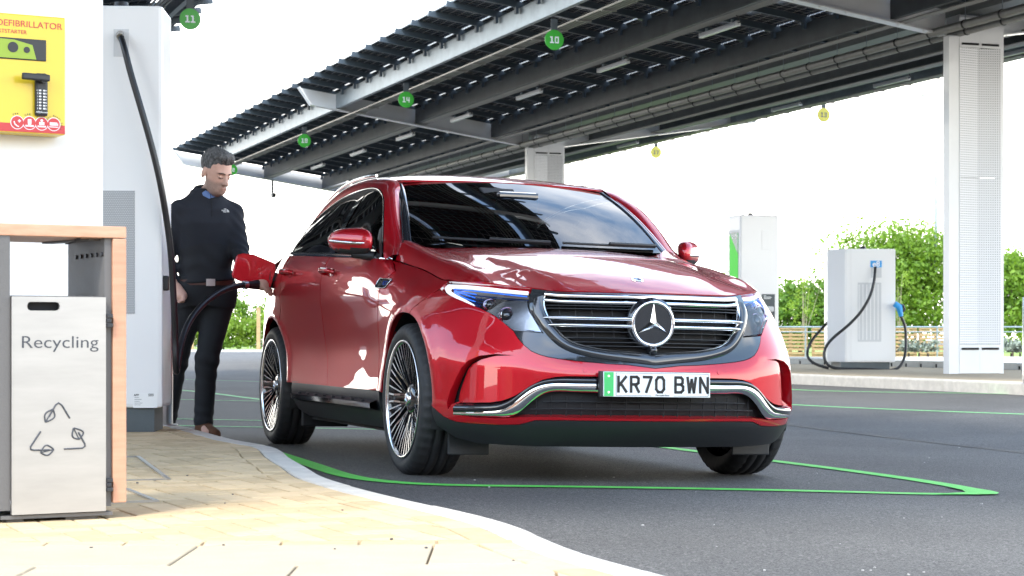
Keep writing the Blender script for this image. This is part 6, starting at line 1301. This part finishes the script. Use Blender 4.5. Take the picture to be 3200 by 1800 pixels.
def ell(P_, c, r, rot=0., tilt=0.):
    x, y, z = P_[0] - c[0], P_[1] - c[1], P_[2] - c[2]; cr_, sr_ = math.cos(rot), math.sin(rot); x, y = x * cr_ + y * sr_, -x * sr_ + y * cr_
    if tilt: y, z = y * math.cos(tilt) + z * math.sin(tilt), -y * math.sin(tilt) + z * math.cos(tilt)
    k = np.sqrt((x / r[0]) ** 2 + (y / r[1]) ** 2 + (z / r[2]) ** 2); return (k - 1) * min(r)
def smin(a, b, k): h_ = np.clip(.5 + .5 * (b - a) / k, 0, 1); return b + (a - b) * h_ - k * h_ * (1 - h_)
def union(ds, k):
    r = ds[0]
    for d in ds[1:]: r = smin(r, d, k)
    return r
mat('skin', (.66, .41, .32), rough=.5, var=.25, vscale=25, col2=(.60, .34, .26)); mat('stubble', (.40, .235, .165), rough=.7, var=.3, vscale=60); mat('hair_grey', (.020, .019, .018), rough=.6, var=.8, vscale=75, stretch=(1, 1, .35), col2=(.20, .195, .19), bump=1., bscale=160); mat('brow_dark', (.035, .025, .02), rough=.8)
mat('fleece_navy', (.0125, .0145, .0225), rough=.85, var=.2, vscale=8, bump=.25, bscale=300); mat('fleece_panel', (.006, .007, .011), rough=.75, bump=.2, bscale=300); mat('denim_black', (.010, .012, .016), rough=.8, var=.35, vscale=6, bump=.3, bscale=350); mat('belt_leather', (.07, .02, .012), rough=.4); mat('shoe_suede', (.13, .055, .025), rough=.9, var=.3, vscale=20); mat('shirt_blue', (.12, .20, .42), rough=.8); mat('lip_pink', (.42, .17, .14), rough=.5)
PY = 12.42
# local: x right as the camera sees, y away, z up; origin on the tarmac under his hips
man = thing('person', 'man in dark fleece and black jeans looking down, plugging in the red car', 'person', (-1.935, PY, gz(-1.935, PY)))
YW = R(22)          # chest turned towards the car
fwd = np.array((math.sin(YW), -math.cos(YW), 0)); lat = np.array((math.cos(YW), math.sin(YW), 0))     # lat points to his left
def B_(l, f, z): return tuple(lat * l + fwd * f + np.array((0, 0, z)))
def skin_nodes():
    t = MATS['skin'].node_tree; b = t.nodes['Principled BSDF']; old = b.inputs['Base Color'].links[0].from_socket; a = t.nodes.new('ShaderNodeAttribute'); a.attribute_name = 'beard'; n = t.nodes.new('ShaderNodeTexNoise'); n.inputs['Scale'].default_value = 260; co = t.nodes.new('ShaderNodeTexCoord'); t.links.new(co.outputs['Object'], n.inputs['Vector'])
    m = t.nodes.new('ShaderNodeMath'); m.operation = 'MULTIPLY'; t.links.new(a.outputs['Fac'], m.inputs[0]); t.links.new(n.outputs['Fac'], m.inputs[1]); m2 = t.nodes.new('ShaderNodeMath'); m2.operation = 'MULTIPLY'; m2.inputs[1].default_value = 1.25; t.links.new(m.outputs[0], m2.inputs[0]); x = t.nodes.new('ShaderNodeMixRGB'); x.inputs[2].default_value = (.16, .12, .10, 1); t.links.new(m2.outputs[0], x.inputs[0]); t.links.new(old, x.inputs[1]); t.links.new(x.outputs[0], b.inputs['Base Color'])
skin_nodes()
# joints
HIPL, HIPR = B_(.095, 0, .93), B_(-.095, 0, .93); KNL, KNR = (.015, -.05, .50), (-.19, .03, .50); ANL, ANR = (-.015, .0, .09), (-.27, .12, .09)
SHL, SHR = B_(.168, .01, 1.435), B_(-.168, -.01, 1.435); ELL, ELR = (.215, -.03, 1.215), B_(-.25, -.06, 1.20)
HN = CARM @ Vector((-2.90, -1.02, .985)); HANDL = np.array((HN.x + 1.935, HN.y - PY, HN.z - man.location.z)); WRL = HANDL + np.array((-.075, .03, .035)); WRR = np.array(B_(-.225, .03, 1.0)); HANDR = np.array(B_(-.19, .085, .93))
HC = np.array(B_(.0, .055, 1.690)) + np.array((.055, 0, 0)); HT = R(-24); HYAW = R(46)       # head turned to the plug, chin down
HS = 1.12
def head_local(x, y, z):
    x, y, z = x - HC[0], y - HC[1], z - HC[2]; c, s = math.cos(HYAW), math.sin(HYAW); x, y = x * c + y * s, -x * s + y * c          # now -y is the face
    ct, st = math.cos(-HT), math.sin(-HT); y, z = y * ct + z * st, -y * st + z * ct; return x / HS, y / HS, z / HS
def head_world(p):
    x, y, z = [q * HS for q in p]; ct, st = math.cos(HT), math.sin(HT); y, z = y * ct + z * st, -y * st + z * ct; c, s = math.cos(HYAW), math.sin(HYAW); return (x * c - y * s + HC[0], x * s + y * c + HC[1], z + HC[2])
def head_sdf(x, y, z):
    P_ = head_local(x, y, z); sk = ell(P_, (0, .012, .035), (.074, .094, .088)); face = ell(P_, (0, -.030, -.035), (.058, .062, .088)); jaw = ell(P_, (0, -.054, -.092), (.040, .040, .028)); d = union([sk, face, jaw], .035)
    nose = smin(cone(P_, (0, -.088, .006), (0, -.119, -.036), .008, .0115), ell(P_, (0, -.104, -.040), (.017, .012, .009)), .01); d = smin(d, nose, .012)
    d = smin(d, ell(P_, (0, -.083, .018), (.046, .012, .009)), .014)
    for s in (-1, 1):
        d = np.maximum(d, -(ell(P_, (s * .030, -.098, -.003), (.018, .016, .011)))) if False else d + .006 * np.exp(-((P_[0] - s * .030) ** 2 + (P_[2] + .002) ** 2 + (P_[1] + .085) ** 2) / .016 ** 2)
        d = smin(d, ell(P_, (s * .030, -.080, -.004), (.012, .011, .009)), .005); d = smin(d, ell(P_, (s * .076, .012, -.018), (.010, .018, .032)), .008)
    d = smin(d, ell(P_, (0, -.094, -.063), (.022, .009, .0065)), .006); d = smin(d, ell(P_, (0, -.091, -.074), (.019, .009, .006)), .006)
    return d
def fingers(P_, hand, dirn, side, up, k=1.):
    dirn, side, up = [np.array(v, float) for v in (dirn, side, up)]; hand = np.array(hand); d = cone(P_, hand - dirn * .03, hand + dirn * .035, .034, .036, (1, 1, 1)); out_ = [d]
    for i, (o, L_) in enumerate(((-.030, .062), (-.010, .072), (.010, .068), (.030, .052))):
        a = hand + dirn * .045 + side * o; b = a + dirn * L_ * .5 - up * .012; c = b + dirn * L_ * .15 - up * L_ * .42; out_ += [cone(P_, a, b, .0098, .009), cone(P_, b, c, .009, .0078)]
    a = hand - side * .032 - dirn * .005; b = a - side * .022 + dirn * .03 - up * .01; out_ += [cone(P_, a, b, .012, .010), cone(P_, b, b + dirn * .03 - up * .012, .010, .0085)]
    return union(out_, .009)
def torso(P_, grow=0.):
    x, y, z = P_; l = x * lat[0] + y * lat[1]; f = x * fwd[0] + y * fwd[1]
    zs_ = [.88, .98, 1.08, 1.22, 1.36, 1.45, 1.52, 1.56]; hw = np.interp(z, zs_, [.156, .156, .146, .150, .168, .160, .112, .072]) + grow; hd = np.interp(z, zs_, [.115, .118, .112, .118, .125, .115, .085, .065]) + grow; cf = np.interp(z, zs_, [.0, .0, .0, .0, .005, -.005, -.02, -.015])
    k = ((np.abs(l) / hw) ** 2.5 + (np.abs(f - cf) / hd) ** 2.5) ** (1 / 2.5); d = (k - 1) * np.minimum(hw, hd); return np.maximum(d, np.maximum(.86 - grow - z, z - 1.575))
def body_sdf(x, y, z):
    P_ = (x, y, z); nk = cone(P_, B_(0, -.03, 1.50), tuple(HC + np.array((-.012, .02, -.06))), .058, .052)
    d = union([head_sdf(x, y, z), nk], .025)
    d = smin(d, torso(P_), .03)
    for s_, e_, w_, hn in ((SHL, ELL, WRL, HANDL), (SHR, ELR, WRR, HANDR)): d = union([d, cone(P_, s_, e_, .05, .04), cone(P_, e_, w_, .040, .028), cone(P_, w_, hn, .027, .030)], .02)
    for h_, k_, a_ in ((HIPL, KNL, ANL), (HIPR, KNR, ANR)): d = union([d, cone(P_, h_, k_, .075, .05), cone(P_, k_, a_, .05, .035), cone(P_, a_, tuple(np.array(a_) + fwd * .12 + [0, 0, -.045]), .035, .025)], .02)
    dl = (HANDL - WRL) / np.linalg.norm(HANDL - WRL); d = smin(d, fingers(P_, HANDL, dl, np.cross(dl, (0, 0, 1)) / np.linalg.norm(np.cross(dl, (0, 0, 1))), (0, 0, 1)), .01)
    dr2 = (HANDR - WRR) / np.linalg.norm(HANDR - WRR); d = smin(d, fingers(P_, HANDR, dr2, fwd, lat), .01); return d
bd_ = sdf_obj('body', body_sdf, (-.42, -.50, .0), (.55, .36, 1.84), .0075, ['skin'], man)
at_ = bd_.data.attributes.new('beard', 'FLOAT', 'POINT'); vc = np.array([v.co[:] for v in bd_.data.vertices]); hx_, hy_, hz_ = head_local(vc[:, 0], vc[:, 1], vc[:, 2])
bw = smoothstep(-.030, -.055, hz_ + .25 * np.clip(.045 - np.abs(hx_), 0, .05) * -1) * smoothstep(.035, .0, hy_) * smoothstep(-.135, -.118, hz_)      # jaw and chin, not the lips
bw = bw * (1 - np.exp(-((hx_ / .018) ** 2 + ((hz_ + .068) / .009) ** 2)) * (hy_ < -.07)); at_.data.foreach_set('value', bw.astype(np.float32))
# hair, brows, eyes
def hair_sdf(x, y, z):
    P_ = head_local(x, y, z); h = ell(P_, (0, .020, .043), (.0795, .0975, .089)); ax_ = np.abs(P_[0])
    n_ = .0022 * np.sin(P_[0] * 150 + np.sin(P_[1] * 110) * 2) * np.sin(P_[1] * 130 + P_[2] * 70) + .002 * np.sin(P_[0] * 320 + P_[2] * 200) * np.sin(P_[1] * 280)
    h = smin(h, ell(P_, (.0, -.050, .100), (.056, .042, .030)), .03) + n_ * smoothstep(-.02, .06, P_[2])
    line = .062 - .035 * smoothstep(-.055, -.10, P_[1]) * 0 - .070 * smoothstep(.040, .066, ax_) * smoothstep(-.066, -.040, P_[1]) - .075 * smoothstep(.018, .055, P_[1])      # forehead, sideburns, nape
    line = line + .012 * smoothstep(-.03, -.06, P_[1]) * smoothstep(.035, .055, ax_)
    ear = ell(P_, (0, .006, -.014), (.2, .019, .026)); return np.maximum(np.maximum(h, (line - P_[2]) * .8), -ear)
sdf_obj('hair', hair_sdf, tuple(HC - .17), tuple(HC + .19), .005, 'hair_grey', man)
for s in (-1, 1):
    MB().tube([head_world(p) for p in ((s * .012, -.0985, .016), (s * .030, -.0985, .021), (s * .049, -.084, .015))], [.003, .0042, .0025], 6).build('eyebrow', 'brow_dark', man); MB().tube([head_world(p) for p in ((s * .018, -.0925, -.009), (s * .030, -.0945, -.011), (s * .042, -.087, -.008))], .002, 5).build('eyelash', 'slot_dark', man)
MB().tube([head_world(p) for p in ((-.022, -.0985, -.0685), (0, -.1045, -.0685), (.022, -.0985, -.0685))], .0016, 5).build('mouth_line', 'lip_pink', man)
# clothes
def jumper(x, y, z):
    P_ = (x, y, z); l = x * lat[0] + y * lat[1]; f = x * fwd[0] + y * fwd[1]; d = torso(P_, .020)
    fold = .0035 * np.sin(z * 52 + l * 18 + np.sin(l * 25) * 1.5) * smoothstep(1.30, 1.05, z) + .003 * np.sin(z * 38 - l * 30) * smoothstep(1.3, 1.42, z)
    for s_, e_, w_ in ((SHL, ELL, WRL), (SHR, ELR, WRR)):
        e2 = np.array(e_); w2 = np.array(w_) * .93 + e2 * .07; arm_ = smin(cone(P_, s_, e_, .074, .058), cone(P_, e_, w2, .057, .040), .03) + .003 * np.sin((x + y) * 60 + z * 75); d = smin(d, arm_, .045)
    d = smin(d, np.maximum(cone(P_, B_(0, -.03, 1.50), B_(.005, -.005, 1.60), .084, .074), z - 1.592 - .3 * (-f)), .02)
    d = np.maximum(d + fold, .992 + .012 * np.sin(l * 9) - z)
    nk = cone(P_, B_(0, -.028, 1.48), B_(.012, .012, 1.66), .067, .064); return np.maximum(d, -nk)
jp = sdf_obj('jumper', jumper, (-.42, -.46, .95), (.52, .34, 1.64), .0075, ['fleece_navy', 'fleece_panel'], man)
for p_ in jp.data.polygons:
    c = np.array(p_.center); l = c @ lat
    if c[2] < 1.235 - .35 * l * l * 4 and abs(l) < .17: p_.material_index = 1
def jeans(x, y, z):
    P_ = (x, y, z); l = x * lat[0] + y * lat[1]; f = x * fwd[0] + y * fwd[1]
    k = ((np.abs(l) / .178) ** 2.4 + (np.abs(f) / .124) ** 2.4) ** (1 / 2.4); d = np.maximum((k - 1) * .12, np.maximum(.84 - z, z - 1.035))
    for h_, k_, a_ in ((HIPL, KNL, ANL), (HIPR, KNR, ANR)):
        d = union([d, cone(P_, h_, k_, .106, .070), cone(P_, k_, a_, .069, .060)], .035)
    d = d + .0035 * np.sin(z * 70 + x * 20) * np.exp(-((z - .46) / .14) ** 2) + .003 * np.sin(z * 95 + x * 12) * smoothstep(.28, .12, z); return np.maximum(d, np.maximum(.088 - z, z - 1.03))
sdf_obj('jeans', jeans, (-.42, -.28, .06), (.24, .30, 1.05), .008, 'denim_black', man)
bl = MB(); A_ = np.linspace(0, 2 * math.pi, 49)
bl.grid([[tuple(lat * (.184 * abs(math.cos(a)) ** .83 * np.sign(math.cos(a))) * 1. + fwd * (.131 * abs(math.sin(a)) ** .83 * np.sign(math.sin(a))) + np.array((0, 0, z_))) for z_ in (.972, .974, 1.004, 1.006)] for a in A_]); bl.build('belt', 'belt_leather', man); bk = MB(); c_ = np.array(B_(.0, .136, .989)); bk.bar(c_ - lat * .028, c_ + lat * .028, .008, .044, up=(0, 0, 1)); bk.build('buckle', 'steel_brushed', man)
for a_, fo_ in ((ANL, fwd * .9 + lat * .25), (ANR, fwd)):
    f_ = fo_ / np.linalg.norm(fo_); a0 = np.array(a_)
    def shoe(x, y, z): 
        P_ = (x, y, z); d = union([cone(P_, a0 + [0, 0, -.005], a0 - f_ * .03 + [0, 0, -.05], .050, .044), cone(P_, a0 + f_ * .02 + [0, 0, -.025], a0 + f_ * .15 + [0, 0, -.052], .050, .038)], .03); return np.maximum(d, .008 - z)
    s_ = sdf_obj('shoe', shoe, tuple(a0 - [.22, .22, .09]), tuple(a0 + [.22, .22, .07]), .007, 'shoe_suede', man)
    for k in range(3): q = a0 + f_ * (.045 + .022 * k) + [0, 0, .020 - .012 * k]; sd3 = np.cross(f_, (0, 0, 1)); MB().tube([tuple(q - sd3 * .022), tuple(q + [0, 0, .008]), tuple(q + sd3 * .022)], .0028, 5).build('lace', 'belt_leather', s_)
# collar of the shirt, zip, chest print
zp = MB(); zp.tube([B_(.012, .070, 1.565), B_(.01, .098, 1.52), B_(.008, .128, 1.46), B_(.006, .146, 1.40)], .002, 5); zp.build('zip', 'slot_dark', jp)
sc2 = MB(); sc2.grid([[B_(-.05, .055, 1.585), B_(-.035, .078, 1.535)], [B_(0., .082, 1.56), B_(.0, .098, 1.515)], [B_(.055, .055, 1.582), B_(.045, .078, 1.53)]]); sc2.build('shirt_collar', 'shirt_blue', man)
lo_ = np.array(B_(.098, .0, 1.415)); 
def chest(a, b, c):
    p = lat * (.098 + a) + np.array((0, 0, 1.440 + b)); f0 = .5 * 0 + .145 * (1 - (abs(.098 + a) / .215) ** 2.5) ** (1 / 2.5) + .006; return Vector(p + fwd * (f0 + c))
lgm = text_mesh('THE\nNORTH\nFACE', .0088, .0006, bold=.0003, align='RIGHT'); link('chest_lettering', flat(lgm, lambda a, b, c: chest(a - .0, b, c)), 'aed_white', jp)
mb = MB()
for r0, r1 in ((.002, .006), (.0075, .0115), (.013, .017)): mb.grid([[tuple(chest(.003 + r * math.cos(t_), -.010 + r * math.sin(t_), .0008)) for r in (r0, r1)] for t_ in np.linspace(0, math.pi / 2, 9)])
mb.build('chest_emblem', 'aed_white', jp)
